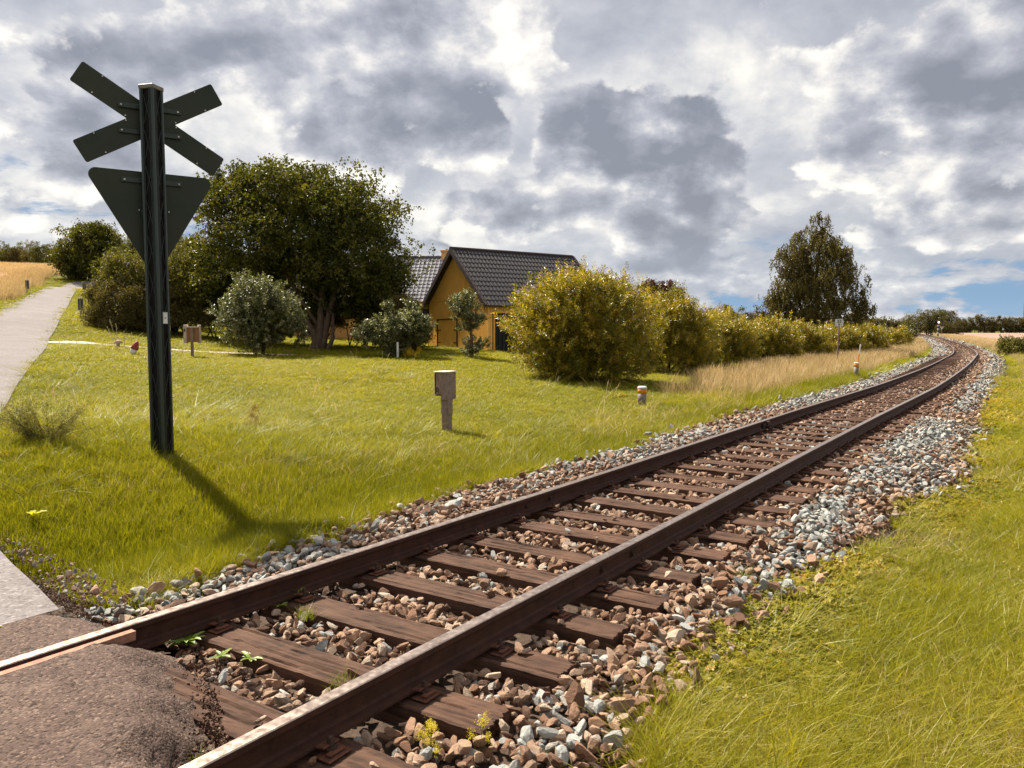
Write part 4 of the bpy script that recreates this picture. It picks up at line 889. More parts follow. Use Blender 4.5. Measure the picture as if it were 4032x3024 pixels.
simple("shrub", 1630, 0, 36.5, [(1600, 1250, 60, 70, 1.0), (1560, 1210, 45, 45, .9), (1650, 1320, 42, 45, .7), (1590, 1320, 60, 45, .8)], "arching brown green shrub against the ochre shed's corner", "shrub", 'small', 2000, .42, M_brownleaf, limbs=4, hollow=.2)
# pale leaved apple bushes on the lawn
def apple(u, Z, blobs, label, n, **kw):
    Bq = gnd(u, Z); bl_ = [blob(a[0], a[1], Z, a[2], a[3], Bq, (a[4] if len(a) > 4 else None)) for a in blobs]
    st = [([(0, 0, -.05), (rng.normal(0, .1), 0, .5), (rng.normal(0, .3), rng.normal(0, .1), 1.2)], .05, .03) for _ in range(4)]
    return plant("apple_bush", tuple(Bq), label, "bush", 'shoot', bl_, n, .36, M_silver, st, M_darkbark, .2, .2, .9, limbs=12, **kw)
apple(1035, 31, [(1010, 1240, 110, 110, 1.1), (945, 1270, 80, 90, .9), (1090, 1250, 85, 100, .9), (1030, 1340, 60, 62, .7), (980, 1150, 60, 60, .6), (1060, 1170, 50, 55, .5), (1110, 1290, 60, 45, .5), (1165, 1322, 40, 16, .25)], "tall silvery leaved bush on the lawn before the large tree", 2600)
apple(1570, 31, [(1530, 1310, 85, 50, .8), (1450, 1330, 50, 25, .4), (1600, 1300, 70, 48, .7), (1540, 1240, 26, 40, .3), (1650, 1290, 50, 30, .4), (1620, 1240, 20, 40, .3), (1545, 1370, 40, 36, .5)], "low spreading silvery bush beside a white stake", 1500)
# tied up fruit tree in front of the shed, leaning crown
Bq = gnd(1855, 32)
w = lambda u, v: tuple(at(u, v, 32) - Bq)
plant("fruit_tree", tuple(Bq), "small crooked fruit tree with lumpy crown before the shed gable", "tree", 'shoot', [blob(a, b, 32, c, d_, Bq, .35) for a, b, c, d_ in ((1850, 1190, 42, 32), (1800, 1200, 22, 34), (1835, 1235, 38, 32), (1862, 1262, 32, 24), (1888, 1268, 16, 16), (1865, 1355, 26, 18), (1845, 1385, 20, 14), (1882, 1375, 16, 12), (1828, 1300, 16, 10))], 1150, .24, M_silver, [([w(1856, 1412), w(1857, 1340), w(1850, 1270), w(1838, 1215)], .075, .04)], M_bark, .1, .2, .5, limbs=5)
# willows in a row along the railway
WL = [(2290, 25.3, [(2240, 1260, 200, 150), (2370, 1290, 190, 160), (2180, 1370, 170, 120), (2420, 1400, 150, 100), (2290, 1420, 180, 100), (2330, 1190, 150, 100), (2230, 1170, 80, 60)], 6200, "large yellow green willow bush nearest the lawn"),
      (2640, 31, [(2600, 1300, 130, 120), (2700, 1310, 120, 110), (2640, 1400, 140, 80), (2640, 1235, 90, 60)], 3400, "willow bush just right of the largest willow"),
      (2835, 36, [(2810, 1325, 110, 90), (2890, 1340, 90, 78), (2840, 1400, 110, 60)], 2300, "third willow bush from the lawn, in the hedge row"),
      (2990, 41, [(2970, 1345, 90, 72), (3050, 1355, 80, 62), (3000, 1395, 100, 50)], 1900, "willow bush below the left side of the birch"),
      (3150, 46, [(3120, 1350, 80, 60), (3200, 1360, 70, 54), (3160, 1390, 90, 45)], 1600, "willow bush in front of the birch trunk"),
      (3290, 52, [(3260, 1355, 70, 52), (3330, 1362, 60, 46)], 1300, "willow bush behind the kilometre sign"),
      (3400, 60, [(3380, 1340, 55, 46), (3440, 1350, 45, 40)], 900, "low willow bush right of the kilometre sign"),
      (3500, 72, [(3480, 1335, 48, 36), (3540, 1335, 40, 36)], 700, "last willow bush before the railway bend"),
      (3590, 90, [(3570, 1318, 28, 26)], 300, "small dark rounded bush at the start of the bend")]
for j, (u, Z, bs, n, lab) in enumerate(WL):
    Bq = gnd(u, Z); bl_ = [blob(a[0], a[1], Z, a[2], a[3], Bq) for a in bs]
    st = [([(rng.normal(0, .3), rng.normal(0, .2), -.1), (rng.normal(0, .5), rng.normal(0, .3), .9), (rng.normal(0, .8), rng.normal(0, .5), 1.5)], .04, .02) for _ in range(7)]
    plant("willow_bush", tuple(Bq), lab, "bush", 'willow', bl_, n, .36 if j < 3 else .50, M_willow if j < 8 else M_darkleaf, st, M_darkbark, .42, .14, .9, group="willow bushes along the railway", limbs=8, trunk="stem", crown="foliage")
# birch
Bq = gnd(3215, 58)
w = lambda u, v: tuple(at(u, v, 58) - Bq)
plant("birch_tree", tuple(Bq), "tall airy birch with drooping sprays rising above the willow row", "tree", 'droop', [blob(a, b, 58, c, d_, Bq, c * 58 / FPX * .8) for a, b, c, d_ in ((3240, 900, 55, 60), (3205, 1000, 120, 110), (3110, 1010, 75, 80), (3290, 1010, 70, 100), (3230, 1120, 150, 110), (3120, 1130, 90, 85), (3060, 1200, 75, 60), (3380, 1160, 45, 55), (3330, 1200, 70, 60), (3200, 1230, 120, 55), (3350, 1060, 35, 40), (3150, 920, 35, 40), (3050, 1250, 70, 40), (3400, 1215, 45, 35), (3020, 1275, 45, 25))], 4200, .80, M_birch,
      [([w(3225, 1400), w(3222, 1250), w(3215, 1080), w(3235, 900)], .22, .06), ([w(3230, 1400), w(3250, 1220), w(3290, 1060)], .16, .05), ([w(3215, 1400), w(3150, 1200), w(3110, 1040)], .15, .05)], M_darkbark, .2, .2, .0, limbs=20)
simple("purple_tree", 2590, 0, 62, [(2560, 1150, 35, 40, 1), (2615, 1150, 45, 40, 1)], "dark purple leaved tree top showing above the willows", "tree", 'broad', 600, .6, M_purple, hollow=.2)
simple("broadleaf_tree", 2660, 0, 64, [(2665, 1160, 24, 32, .8), (2640, 1190, 30, 25, .8)], "green tree top touching the purple leaved one", "tree", 'broad', 350, .6, M_olive, hollow=.2)
# distant hedgerow and trees on the skyline, each its own thing
class Mass:
    """a far wood that reads as one mass: many crowns and trunks in one object of kind stuff"""
    def __init__(q, name, label, mats): q.name, q.label, q.mats = name, label, mats; q.V, q.F, q.A, q.M, q.k = [], [], [], [], 0
    def add(q, V, F_, A_, mi): q.V.append(V); q.F.append(F_ + q.k); q.A.append(A_); q.M.append(np.full(len(F_), mi, np.int32)); q.k += len(V)
    def tree(q, u, Z, top, hw, mi, n=260, size=None):
        g = gnd(u, Z); k = Z / FPX; h_ = at(u, top, Z).z - g.z; ww = hw * k; o_ = np.array(g)
        bl_ = [(0, 0, h_ * .60, ww, ww, h_ * .42), (ww * .45, 0, h_ * .50, ww * .7, ww * .7, h_ * .36), (-ww * .5, 0, h_ * .48, ww * .7, ww * .7, h_ * .38), (rng.normal(0, .2) * ww, 0, h_ * .30, ww * .95, ww * .8, h_ * .3)]
        P_, d = crown_points(bl_, n, .35, .12, abs(int(u)), 9); V, F_, A_ = foliage('broad', P_, d + [0, 0, .4], (size or ww * .42) * rng.uniform(.7, 1.2, len(P_)), rng.normal(0, .12)); q.add(V + o_, F_, A_, mi)
        m_ = trunk_mb([([(0, 0, -.3), (0, 0, h_ * .6)], ww * .06, ww * .03)], 4); F4 = np.array([f for f in m_.f if len(f) == 4]); q.add(np.array(m_.v) + o_, F4, np.zeros(len(m_.v)), 0)
    def build(q):
        me = npmesh(q.name, np.concatenate(q.V), np.concatenate(q.F), attr={'rnd': np.concatenate(q.A)})
        for m_ in q.mats: me.materials.append(m_)
        me.polygons.foreach_set('material_index', np.concatenate(q.M)); link(q.name, me, label=q.label, kind='stuff')
ms1 = Mass("wood", "dark mixed wood behind the cereal field on the hilltop", [M_darkbark, M_farleaf, M_brownleaf, M_darkleaf])
for k, u in enumerate(range(-70, 335, 22)): ms1.tree(u + rng.normal(0, 5), 185 + rng.normal(0, 4), [965, 950, 968, 955, 945, 960, 962][k % 7] + rng.normal(0, 6), 30, 1 + k % 3, 520)
ms1.build()
ms2 = Mass("wood", "long low wood behind the bare field on the horizon", [M_darkbark, M_farleaf, M_brownleaf])
for k, u in enumerate(range(3775, 4130, 20)): ms2.tree(u + rng.normal(0, 5), 520, [1252, 1246, 1258, 1250, 1244][k % 5] + rng.normal(0, 3), 26, 1 + k % 2, 260)
ms2.build()
ms3 = Mass("copse", "rounded grey green copse behind the railway signal", [M_darkbark, M_olive, M_farleaf])
for (u, Z, top, hw) in [(3535, 330, 1256, 14), (3560, 330, 1254, 14), (3570, 262, 1236, 26), (3605, 255, 1230, 32), (3645, 250, 1218, 38), (3690, 250, 1215, 42), (3735, 246, 1228, 38), (3765, 240, 1256, 26), (3715, 236, 1270, 30)]: ms3.tree(u, Z, top, hw, 1 + int(u) % 2, 800, hw * Z / FPX * .28)
ms3.build()
ms4 = Mass("field_hedge", "dark overgrown field hedge on the skyline beyond the willows", [M_darkbark, M_brownleaf, M_farleaf])
for (u, top, hw) in [(3300, 1240, 40), (3350, 1238, 40), (3400, 1248, 38), (3455, 1252, 34), (3505, 1262, 30), (3545, 1262, 24), (2860, 1196, 22), (2905, 1218, 40), (2960, 1226, 40), (2800, 1212, 30), (3030, 1250, 40)]: ms4.tree(u, 112, top, hw, 1 + int(u) % 2, 420, .8)
ms4.build()
# elder bush at the right edge
simple("elder_bush", 3990, 0, 58, [(3975, 1362, 45, 30, 1.2), (4040, 1358, 60, 34, 1.5)], "dark green flowering elder bush by the bare field", "bush", 'broad', 900, .42, M_olive, stemh=0, hollow=.2, limbs=0)

# ------------------------------------------------------------------ ochre shed
M_ochre = mat("ochre painted boards", (.80, .44, .085), .8, 0, .10, 2.5, .15, 60)
M_peach = mat("peach rendered wall", (.80, .46, .18), .85, 0, .08, 2.5)
M_black = mat("black roof sheet", (.030, .026, .030), .45, 0, .25, 3, .1, 40)
M_trim = mat("dark brown trim", (.040, .026, .024), .5, 0, .2, 8)
M_greytile = mat("grey glazed roof tiles", (.15, .145, .165), .5, 0, .25, 5)
M_door = mat("very dark green door", (.010, .014, .012), .6)
M_glass = mat("dark window glass", (.02, .02, .025), .15)
M_iron = mat("dark iron", (.03, .022, .018), .6, .3)
SL, SWd, EH, RH = 7.3, 5.86, 2.55, 5.22
sh = empty("shed", (-1.16, 37.5, .45), math.atan2(.573, .819), label="ochre wooden shed with steep black tiled roof", cat="shed")
# local frame: x along the side wall (7.3 m), y along the gable to the left (5.86 m)
def boards(name, pts, n_, mt, parent, sp=.11):
    """vertical boards filling a polygon in (a along, z up); pts = function a -> (z0, z1)"""
    pass
def board_wall(name, L_, top, holes, place, parent, mt, sp=.115):
    m_ = MB(); k = 0; a = 0.0
    while a < L_ - .001:
        b = min(a + sp, L_); ev = [(0.0, min(top(a), top(b)), top(a), top(b))]
        segs = [(0.0, top(a), top(b))]
        for (h0, h1, z0, z1) in holes:
            if a + .01 < h1 and b - .01 > h0:
                ns = []
                for (s0, t0, t1) in segs:
                    if z0 > s0 + .01: ns.append((s0, z0, z0))
                    ns.append((z1, t0, t1))
                segs = ns
        for (s0, t0, t1) in segs:
            for (x0, x1, pr) in ((a, a + sp * .60, .012), (a + sp * .60, b, -.025)):
                if x1 <= x0: continue
                f0 = lambda x: s0 if False else s0
                q0 = t0 + (t1 - t0) * (x0 - a) / (b - a); q1 = t0 + (t1 - t0) * min(1, (x1 - a) / (b - a))
                V = [place(x0, -.06, s0), place(x1, -.06, s0), place(x1, -.06, q1), place(x0, -.06, q0), place(x0, pr, s0), place(x1, pr, s0), place(x1, pr, q1), place(x0, pr, q0)]
                m_.add(V, [(3, 2, 1, 0), (4, 5, 6, 7), (0, 1, 5, 4), (1, 2, 6, 5), (2, 3, 7, 6), (3, 0, 4, 7)])
        a = b
    return m_.build(name, mt, parent)
gt = lambda a: EH + (RH - EH - .10) * (1 - abs(a / SWd * 2 - 1))
ms = Matrix.Identity(3)
gab = board_wall("wall", SWd, lambda a: min(gt(a), 2.62), [(2.94, 4.97, -.5, 1.66)], lambda a, o, z: (-o, a, z - .3 * (z < .01)), sh, M_ochre)
gab2 = board_wall("wall", SWd, lambda a: max(gt(a), 2.62), [(-1, SWd + 1, -1, 2.62)], lambda a, o, z: (-o - .012, a, z), sh, M_ochre)
m_ = MB(); m_.box((-.03, SWd / 2, 2.62), (.03, SWd, .035)); m_.build("drip_board", M_ochre, sh)
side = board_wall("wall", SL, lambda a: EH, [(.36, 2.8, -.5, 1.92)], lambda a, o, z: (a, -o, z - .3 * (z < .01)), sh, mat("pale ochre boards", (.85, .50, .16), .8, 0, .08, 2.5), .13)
board_wall("wall", SL, lambda a: EH, [], lambda a, o, z: (a, SWd + o, z), sh, M_ochre, .5)
board_wall("wall", SWd, gt, [], lambda a, o, z: (SL + o, a, z), sh, M_ochre, .5)
for (y0, y1, hx) in ((2.96, 3.93, 0), (3.95, 4.95, 1)):
    dr = board_wall("door", y1 - y0, lambda a: 1.88, [], lambda a, o, z, y0=y0: (-o + .02, y0 + a, z - .25), sh, M_ochre)
    for zh in (.42, 1.08):
        m_ = MB(); yy = y0 + .16 if not hx else y1 - .16; m_.box((-.0, yy, zh), (.03, .30, .045)); m_.build("hinge", M_iron, dr)
m_ = MB(); m_.box((-.01, 3.95, 1.66), (.05, 2.1, .03)); m_.box((-.01, 2.935, .75), (.05, .03, 1.8)); m_.box((-.01, 4.975, .75), (.05, .03, 1.8)); m_.build("door_frame", M_trim, sh)
# garage opening with dark doors set back
m_ = MB(); m_.box((1.58, .10, .80), (2.44, .05, 2.3)); gd = m_.build("garage_door", M_door, sh)
m_ = MB(); m_.box((.33, .0, .8), (.06, .14, 2.3)); m_.box((2.83, 0, .8), (.06, .14, 2.3)); m_.box((1.58, -.005, 1.96), (2.56, .15, .09)); m_.build("door_frame", M_ochre, sh)
m_ = MB()
for k in range(11): m_.box((.45 + k * .22, .06, .86), (.012, .03, 2.2))
m_.build("groove_strip", M_iron, gd)
# roof: two slopes of black tile sheets laid in rows
slope = math.atan2(RH - EH, SWd / 2); rl = math.hypot(RH - EH, SWd / 2) + .42
roof = empty("roof", (0, 0, 0)); roof.parent = sh
def roof_slope(sgn, parent, full):
    """local: u along the ridge, v down the slope"""
    def pt(u, v, hgt):
        y = SWd / 2 - sgn * (v * math.cos(slope)) - sgn * hgt * math.sin(slope); z = RH + .02 - v * math.sin(slope) + hgt * math.cos(slope); return (u, y, z)
    x0, x1 = -.38, SL + .32; nc, nrw = 36, 12; tw, th = (x1 - x0) / nc, rl / nrw
    m_ = MB(); m_.add([pt(x0, 0, 0), pt(x1, 0, 0), pt(x1, rl, 0), pt(x0, rl, 0), pt(x0, 0, -.06), pt(x1, 0, -.06), pt(x1, rl, -.06), pt(x0, rl, -.06)], [(0, 1, 2, 3), (7, 6, 5, 4), (0, 4, 5, 1), (1, 5, 6, 2), (2, 6, 7, 3), (3, 7, 4, 0)]); m_.build("roof_deck", M_black, parent)
    xs = np.linspace(0, 1, 9); prof = np.where(xs < .42, .05 * np.sin(xs / .42 * math.pi) ** .8, .004)
    V = []; F_ = []
    for a, h_ in zip(xs, prof): V += [(a * tw, 0, h_ + .006), (a * tw, th + .03, h_ + .030), (a * tw, th + .03, h_ - .004)]
    for j in range(8): F_ += [(3 * j, 3 * j + 3, 3 * j + 4, 3 * j + 1), (3 * j + 1, 3 * j + 4, 3 * j + 5, 3 * j + 2)]
    tl = bpy.data.meshes.new("tile"); V3 = [(v[0], v[1], v[2]) for v in V]; tl.from_pydata(V3, [], F_); tl.materials.append(M_black)
    o0 = Vector(pt(0, 0, 0)); ex_ = Vector((1, 0, 0)); ey_ = (Vector(pt(0, 1, 0)) - o0).normalized(); ez_ = (Vector(pt(0, 0, 1)) - o0).normalized()
    Mx = Matrix((ex_, ey_, ez_)).transposed().to_4x4(); cnt = 0; rest_ = MB()
    for r_i in range(nrw):
        for c_i in range(nc):
            p = Vector(pt(x0 + c_i * tw, r_i * th, .0))
            if full and cnt < 300 and c_i < 25:
                o = link("tile", tl, None, parent); o.matrix_local = Matrix.Translation(p) @ Mx; cnt += 1
            else: rest_.add([Matrix.Translation(p) @ Mx @ Vector(v) for v in V3], F_)
    rest_.build("roof_tiles", M_black, parent, kind='stuff')
    return pt
pt = roof_slope(1, roof, True); roof_slope(-1, roof, False)
m_ = MB(); m_.tube([(-.40, SWd / 2, RH + .045), (SL + .34, SWd / 2, RH + .045)], .085, 10); m_.build("ridge_cap", M_trim, roof)
for xx in (-.40, SL + .33):
    for sgn in (1, -1):
        m_ = MB(); a_, b_ = Vector((xx, SWd / 2, RH + .06)), Vector((xx, SWd / 2 - sgn * rl * math.cos(slope), RH + .06 - rl * math.sin(slope)))
        off = Vector((0, 0, -.26)); e_ = Vector((.045, 0, 0)); V = [a_, b_, b_ + off * .8, a_ + off * 1.1, a_ + e_, b_ + e_, b_ + off * .8 + e_, a_ + off * 1.1 + e_]
        m_.add(V, [(0, 1, 2, 3), (7, 6, 5, 4), (0, 4, 5, 1), (1, 5, 6, 2), (2, 6, 7, 3), (3, 7, 4, 0)])
        f_ = Vector((.16, 0, 0)); up_ = Vector((0, 0, .035)); m_.add([a_ + up_, b_ + up_, b_ + up_ + f_, a_ + up_ + f_, a_ + up_ * .2, b_ + up_ * .2, b_ + up_ * .2 + f_, a_ + up_ * .2 + f_], [(0, 1, 2, 3), (7, 6, 5, 4), (0, 4, 5, 1), (1, 5, 6, 2), (2, 6, 7, 3), (3, 7, 4, 0)])
        m_.build("bargeboard", M_trim, roof)
ez = RH - rl * math.sin(slope); m_ = MB(); m_.tube([(-.35, SWd / 2 - rl * math.cos(slope) - .05, ez - .01), (SL + .3, SWd / 2 - rl * math.cos(slope) - .05, ez - .01)], .055, 8); m_.build("gutter", M_trim, sh)

# ------------------------------------------------------------------ dwelling house behind the shed
hb = at(1752, 1030, 50); hs = empty("house", (hb.x - 9.5, 50, .75), R(-4), label="peach rendered house with grey tiled roof and chimney behind the shed", cat="house")
HL, HR, HE, HD = 15.0, 5.35, 2.65, 3.6     # length, ridge, eave heights, half depth
m_ = MB(); m_.box((HL / 2 - 3, 0, HE / 2 - .3), (HL, HD * 2 - .5, HE + .6)); 
for xx in (-3.0 + .03, HL - 3 - .03): m_.prism([(-HD + .25, HE), (HD - .25, HE), (0, HR - .1)], 0, .06, Matrix.Translation((xx, 0, 0)) @ Matrix.Rotation(math.pi / 2, 4, 'Z'))
m_.build("wall", M_peach, hs)
hroof = empty("roof", (0, 0, 0)); hroof.parent = hs
for sgn in (1, -1):
    hsl = math.atan2(HR - HE, HD - .25); hl_ = math.hypot(HR - HE, HD - .25) + .35; nc, nrw = 62, 13; x0 = -3.3; tw, th = (HL + .6) / nc, hl_ / nrw; m_ = MB()
    P0 = lambda u, v, h_: (u, -sgn * (v * math.cos(hsl) + h_ * math.sin(hsl)), HR + .02 - v * math.sin(hsl) + h_ * math.cos(hsl))
    m_.add([P0(x0, 0, -.02), P0(x0 + HL + .6, 0, -.02), P0(x0 + HL + .6, hl_, -.02), P0(x0, hl_, -.02)], [(0, 1, 2, 3)])
    for r_i in range(nrw):
        for c_i in range(nc):
            u0, v0 = x0 + c_i * tw, r_i * th; xs = (0, .2, .42, .7, 1.0); hh = (.0, .05, .02, .004, .0); V = []; F_ = []
            for a, h_ in zip(xs, hh): V += [P0(u0 + a * tw, v0, h_ + .004), P0(u0 + a * tw, v0 + th + .03, h_ + .035), P0(u0 + a * tw, v0 + th + .03, h_ + .0)]
            for j in range(4): F_ += [(3 * j, 3 * j + 3, 3 * j + 4, 3 * j + 1), (3 * j + 1, 3 * j + 4, 3 * j + 5, 3 * j + 2)]
            m_.add(V, F_)
    m_.build("roof_tiles", M_greytile, hroof, kind='stuff')
m_ = MB()
for c_i in range(50): m_.tube([(-3.3 + c_i * .312, 0, HR + .06), (-3.3 + c_i * .312 + .33, 0, HR + .075)], [.10, .115], 8)
m_.build("ridge_cap", M_greytile, hroof)
cxh = 9.62; m_ = MB(); m_.box((cxh, 0, HR - .02), (.46, .46, .70)); m_.box((cxh, 0, HR + .36), (.54, .54, .09), None, 0, .02); m_.box((cxh, 0, HR + .445), (.62, .62, .08), None, 0, .02); ch = m_.build("chimney", M_peach, hroof)
m_ = MB(); m_.tube([(cxh + .08, 0, HR + .48), (cxh + .08, 0, HR + .56)], .08, 10); m_.build("chimney_pot", M_iron, ch)
for xx in (8.75, 5.5, 2.0):
    m_ = MB(); m_.box((xx, -HD + .24, 1.35), (.95, .06, 1.75)); f_ = m_.build("window", M_trim, hs); m_ = MB(); m_.box((xx - .22, -HD + .20, 1.35), (.36, .03, 1.55)); m_.box((xx + .22, -HD + .20, 1.35), (.36, .03, 1.55)); m_.build("pane", M_glass, f_)

# ------------------------------------------------------------------ crossing sign seen from behind
M_grn = mat("dark green black post", (.010, .020, .014), .38, .0, .3, 12, spec=.5)
M_back = mat("dark green sign back", (.017, .025, .016), .42, .2, .15, 1.5, .05, 90, col2=(.032, .036, .021))
M_screw = mat("bright screw", (.55, .50, .42), .35, .7)
M_white = mat("white enamel", (.62, .62, .60), .45)
M_red = mat("red reflective border", (.45, .03, .03), .4)
sp = empty("crossing_sign", (-3.842, 8.390, .10), label="crossed boards and triangle on a dark lattice post, seen from behind", cat="road sign")
PW, PY = .168, R(-14); PT = 3.99
Mp = Matrix.Rotation(PY, 4, 'Z')
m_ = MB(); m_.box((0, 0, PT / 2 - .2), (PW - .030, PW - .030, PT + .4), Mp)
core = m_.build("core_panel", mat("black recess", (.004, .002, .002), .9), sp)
for (a, b) in ((-1, -1), (1, -1), (1, 1), (-1, 1)):
    m_ = MB(); q = PW / 2
    m_.box((a * (q - .016), b * (q - .016), PT / 2 - .2), (.032, .032, PT + .4), Mp, 0, .003)
    for k in (.010, .024): m_.box((a * (q - k - .022), b * (q + .001), PT / 2 - .2), (.005, .006, PT + .4), Mp); m_.box((a * (q + .001), b * (q - k - .022), PT / 2 - .2), (.006, .005, PT + .4), Mp)
    m_.build("corner_profile", M_grn, sp)
for f_ in range(4):
    m_ = MB(); Mf = Mp @ Matrix.Rotation(f_ * math.pi / 2, 4, 'Z'); z = -.1; q = PW / 2 - .012; wv = PW / 2 - .032
    while z < PT - .3:
        m_.tube([Mf @ Vector((-wv, -q, z)), Mf @ Vector((-wv * .55, -q, z + .07)), Mf @ Vector((wv * .55, -q, z + .29)), Mf @ Vector((wv, -q, z + .36))], .0042, 5); m_.tube([Mf @ Vector((wv, -q - .002, z)), Mf @ Vector((wv * .55, -q - .002, z + .07)), Mf @ Vector((-wv * .55, -q - .002, z + .29)), Mf @ Vector((-wv, -q - .002, z + .36))], .0036, 5); z += .37
    m_.build("lattice", M_grn, sp)
m_ = MB(); m_.box((0, 0, PT + .022), (PW + .012, PW + .012, .045), Mp, 0, .006); m_.build("post_cap", mat("grey post cap", (.16, .15, .13), .5), sp)
m_ = MB(); m_.box((0, 0, .02), (.26, .26, .10), Mp, 0, .02); m_.build("foundation", mat("concrete", (.2, .18, .16), .9), sp)
SA = math.atan2(.545, .84); Ms = Matrix.Rotation(SA, 4, 'Z'); ZB = .10     # x along the sign, y away from the camera
ox, oy = 0.0, .14
def plate(name, poly, mt, y0=0.0, th=.006):
    m_ = MB(); m_.prism(poly, oy + y0, oy + y0 + th, Ms); return m_.build(name, mt, sp)
def rounded(poly, r_, n=5):
    out = []; P_ = [Vector(p) for p in poly]
    for i in range(len(P_)):
        a, b, c = P_[i - 1], P_[i], P_[(i + 1) % len(P_)]; d1, d2 = (a - b).normalized(), (c - b).normalized(); h_ = d1.angle(d2) / 2; L_ = r_ / math.tan(h_); cn = b + (d1 + d2).normalized() * (r_ / math.sin(h_)); p1, p2 = b + d1 * L_, b + d2 * L_
        a1 = math.atan2(*(p1 - cn).yx); a2 = math.atan2(*(p2 - cn).yx); dd = (a2 - a1 + math.pi) % (2 * math.pi) - math.pi
        out += [tuple(cn + Vector((math.cos(a1 + dd * t / n), math.sin(a1 + dd * t / n))) * r_) for t in range(n + 1)]
    return out
def arm(p, q, w_, lift_, name):
    p, q = Vector(p), Vector(q); d = (q - p).normalized(); n_ = Vector((-d.y, d.x)) * w_ / 2
    poly = rounded([tuple(p - n_), tuple(q - n_), tuple(q + n_), tuple(p + n_)], .022)
    o = plate(name, [(a, b - ZB) for a, b in poly], M_back, lift_)
    fr = plate("front_face", [(a, b - ZB) for a, b in rounded([tuple(p - n_ * .96 + d * .01), tuple(q - n_ * .96 - d * .01), tuple(q + n_ * .96 - d * .01), tuple(p + n_ * .96 + d * .01)], .02)], M_white, lift_ + .0065, .002); fr.parent = o
    return o
c_ = Vector((.01, 3.80))
a1 = arm((-.685, 4.218), (.702, 3.383), .246, .006, "sign_arm"); a2 = arm((-.682, 3.393), (.702, 4.198), .246, 0.0, "sign_arm")
tri = rounded([(-.665, 3.252), (.665, 3.252), (0.002, 2.10)], .075, 8)
tb = plate("triangle_board", [(a, b - ZB) for a, b in tri], M_back)
tf = plate("red_border", [(a, b - ZB) for a, b in rounded([(-.650, 3.244), (.650, 3.244), (0, 2.115)], .07, 8)], M_red, .0065, .002); tf.parent = tb
tf = plate("white_face", [(a, b - ZB) for a, b in rounded([(-.50, 3.14), (.50, 3.14), (0, 2.27)], .05, 8)], M_white, .0090, .002); tf.parent = tb
for zz_, wd in ((3.93, .62), (3.665, .62), (3.15, .60), (2.62, .20)):
    m_ = MB(); m_.box((0, oy - .014, zz_ - ZB), (wd, .022, .052), Ms, 0, .004); m_.build("bracket", M_grn, sp)
    m_ = MB()
    for sg in (-1, 1): m_.tube([Ms @ Vector((sg * (wd / 2 - .03), oy - .024, zz_ - ZB)), Ms @ Vector((sg * (wd / 2 - .03), oy - .034, zz_ - ZB))], [.012, .008], 8)
    m_.build("screw", M_screw, sp)
for (sx_, sz) in ((-0.444, 4.195), (-0.547, 4.015), (-0.24, 3.826), (-0.236, 3.775), (-0.543, 3.599), (-0.438, 3.415), (0.462, 4.183), (0.57, 3.999), (0.259, 3.819), (0.262, 3.767), (0.572, 3.585), (0.469, 3.403), (-0.137, 2.839), (0.161, 2.842)):
    m_ = MB(); m_.tube([Ms @ Vector((sx_, oy + .002, sz - ZB)), Ms @ Vector((sx_, oy - .010, sz - ZB))], [.010, .007], 8); m_.build("screw", M_screw, sp)
m_ = MB(); m_.tube([Ms @ Vector((-.03, oy - .002, 2.80 - ZB)), Ms @ Vector((-.03, oy - .05, 2.80 - ZB))], [.10, .085], 20); m_.build("mounting_boss", M_grn, sp, smooth=False)
# small white plate on the post's right face
Mq = Mp @ Matrix.Rotation(0, 4, 'Z')
m_ = MB(); m_.box((PW / 2 + .008, -.005, 1.575), (.004, .075, .125), Mp, 0, .0008); lb = m_.build("number_plate", M_white, sp)
m_ = MB(); m_.box((PW / 2 + .0108, -.005, 1.575), (.001, .026, .010), Mp); m_.build("plate_print", M_iron, lb)
m_ = MB(); 
for a in (-1, 1):
    m_.box((PW / 2 + .0105, -.005 + a * .034, 1.575), (.0012, .003, .115), Mp); m_.box((PW / 2 + .0105, -.005, 1.575 + a * .058), (.0012, .068, .003), Mp)
m_.build("plate_rim", mat("grey print", (.25, .25, .25), .6), lb)

# ------------------------------------------------------------------ lineside cabinet on its post
tb_ = gnd(1752, 13.1); M_grc = mat("weathered grey brown concrete", (.17, .12, .10), .9, 0, .25, 12, .5, 120, col2=(.27, .20, .17))
M_orange = mat("orange band", (.65, .22, .012), .6); M_cap = mat("pale cap", (.55, .52, .47), .7)
cb = empty("lineside_cabinet", tuple(tb_), R(-32), label="weathered concrete telephone cabinet on a post in the lawn", cat="lineside cabinet")
m_ = MB(); m_.box((-.055, .12, .22), (.115, .16, .84), None, 0, .008); m_.build("post", M_grc, cb)
for sx_ in (-.122, .012): m_ = MB(); m_.box((sx_, .12, .47), (.022, .13, .25), None, 0, .003); m_.build("side_strap", M_grc, cb)
m_ = MB(); m_.box((-.045, .15, .83), (.105, .31, .47), None, 0, .006); m_.build("housing", M_grc, cb)
m_ = MB(); m_.box((-.165, .15, .87), (.135, .295, .375), None, 0, .006); dj = m_.build("door_box", M_woodgrey, cb)
m_ = MB(); m_.box((-.115, .15, 1.075), (.265, .34, .020), None, 0, .004); m_.build("lid", M_cap, cb)
m_ = MB(); m_.box((-.165, .15, .675), (.165, .33, .016), None, 0, .003); m_.build("sill", M_trim, cb)
m_ = MB(); m_.box((-.238, .05, .98), (.010, .08, .10)); m_.build("orange_plate", M_orange, dj)
m_ = MB(); m_.box((-.205, -.002, .87), (.012, .01, .37)); m_.build("hinge_strip", M_trim, dj)
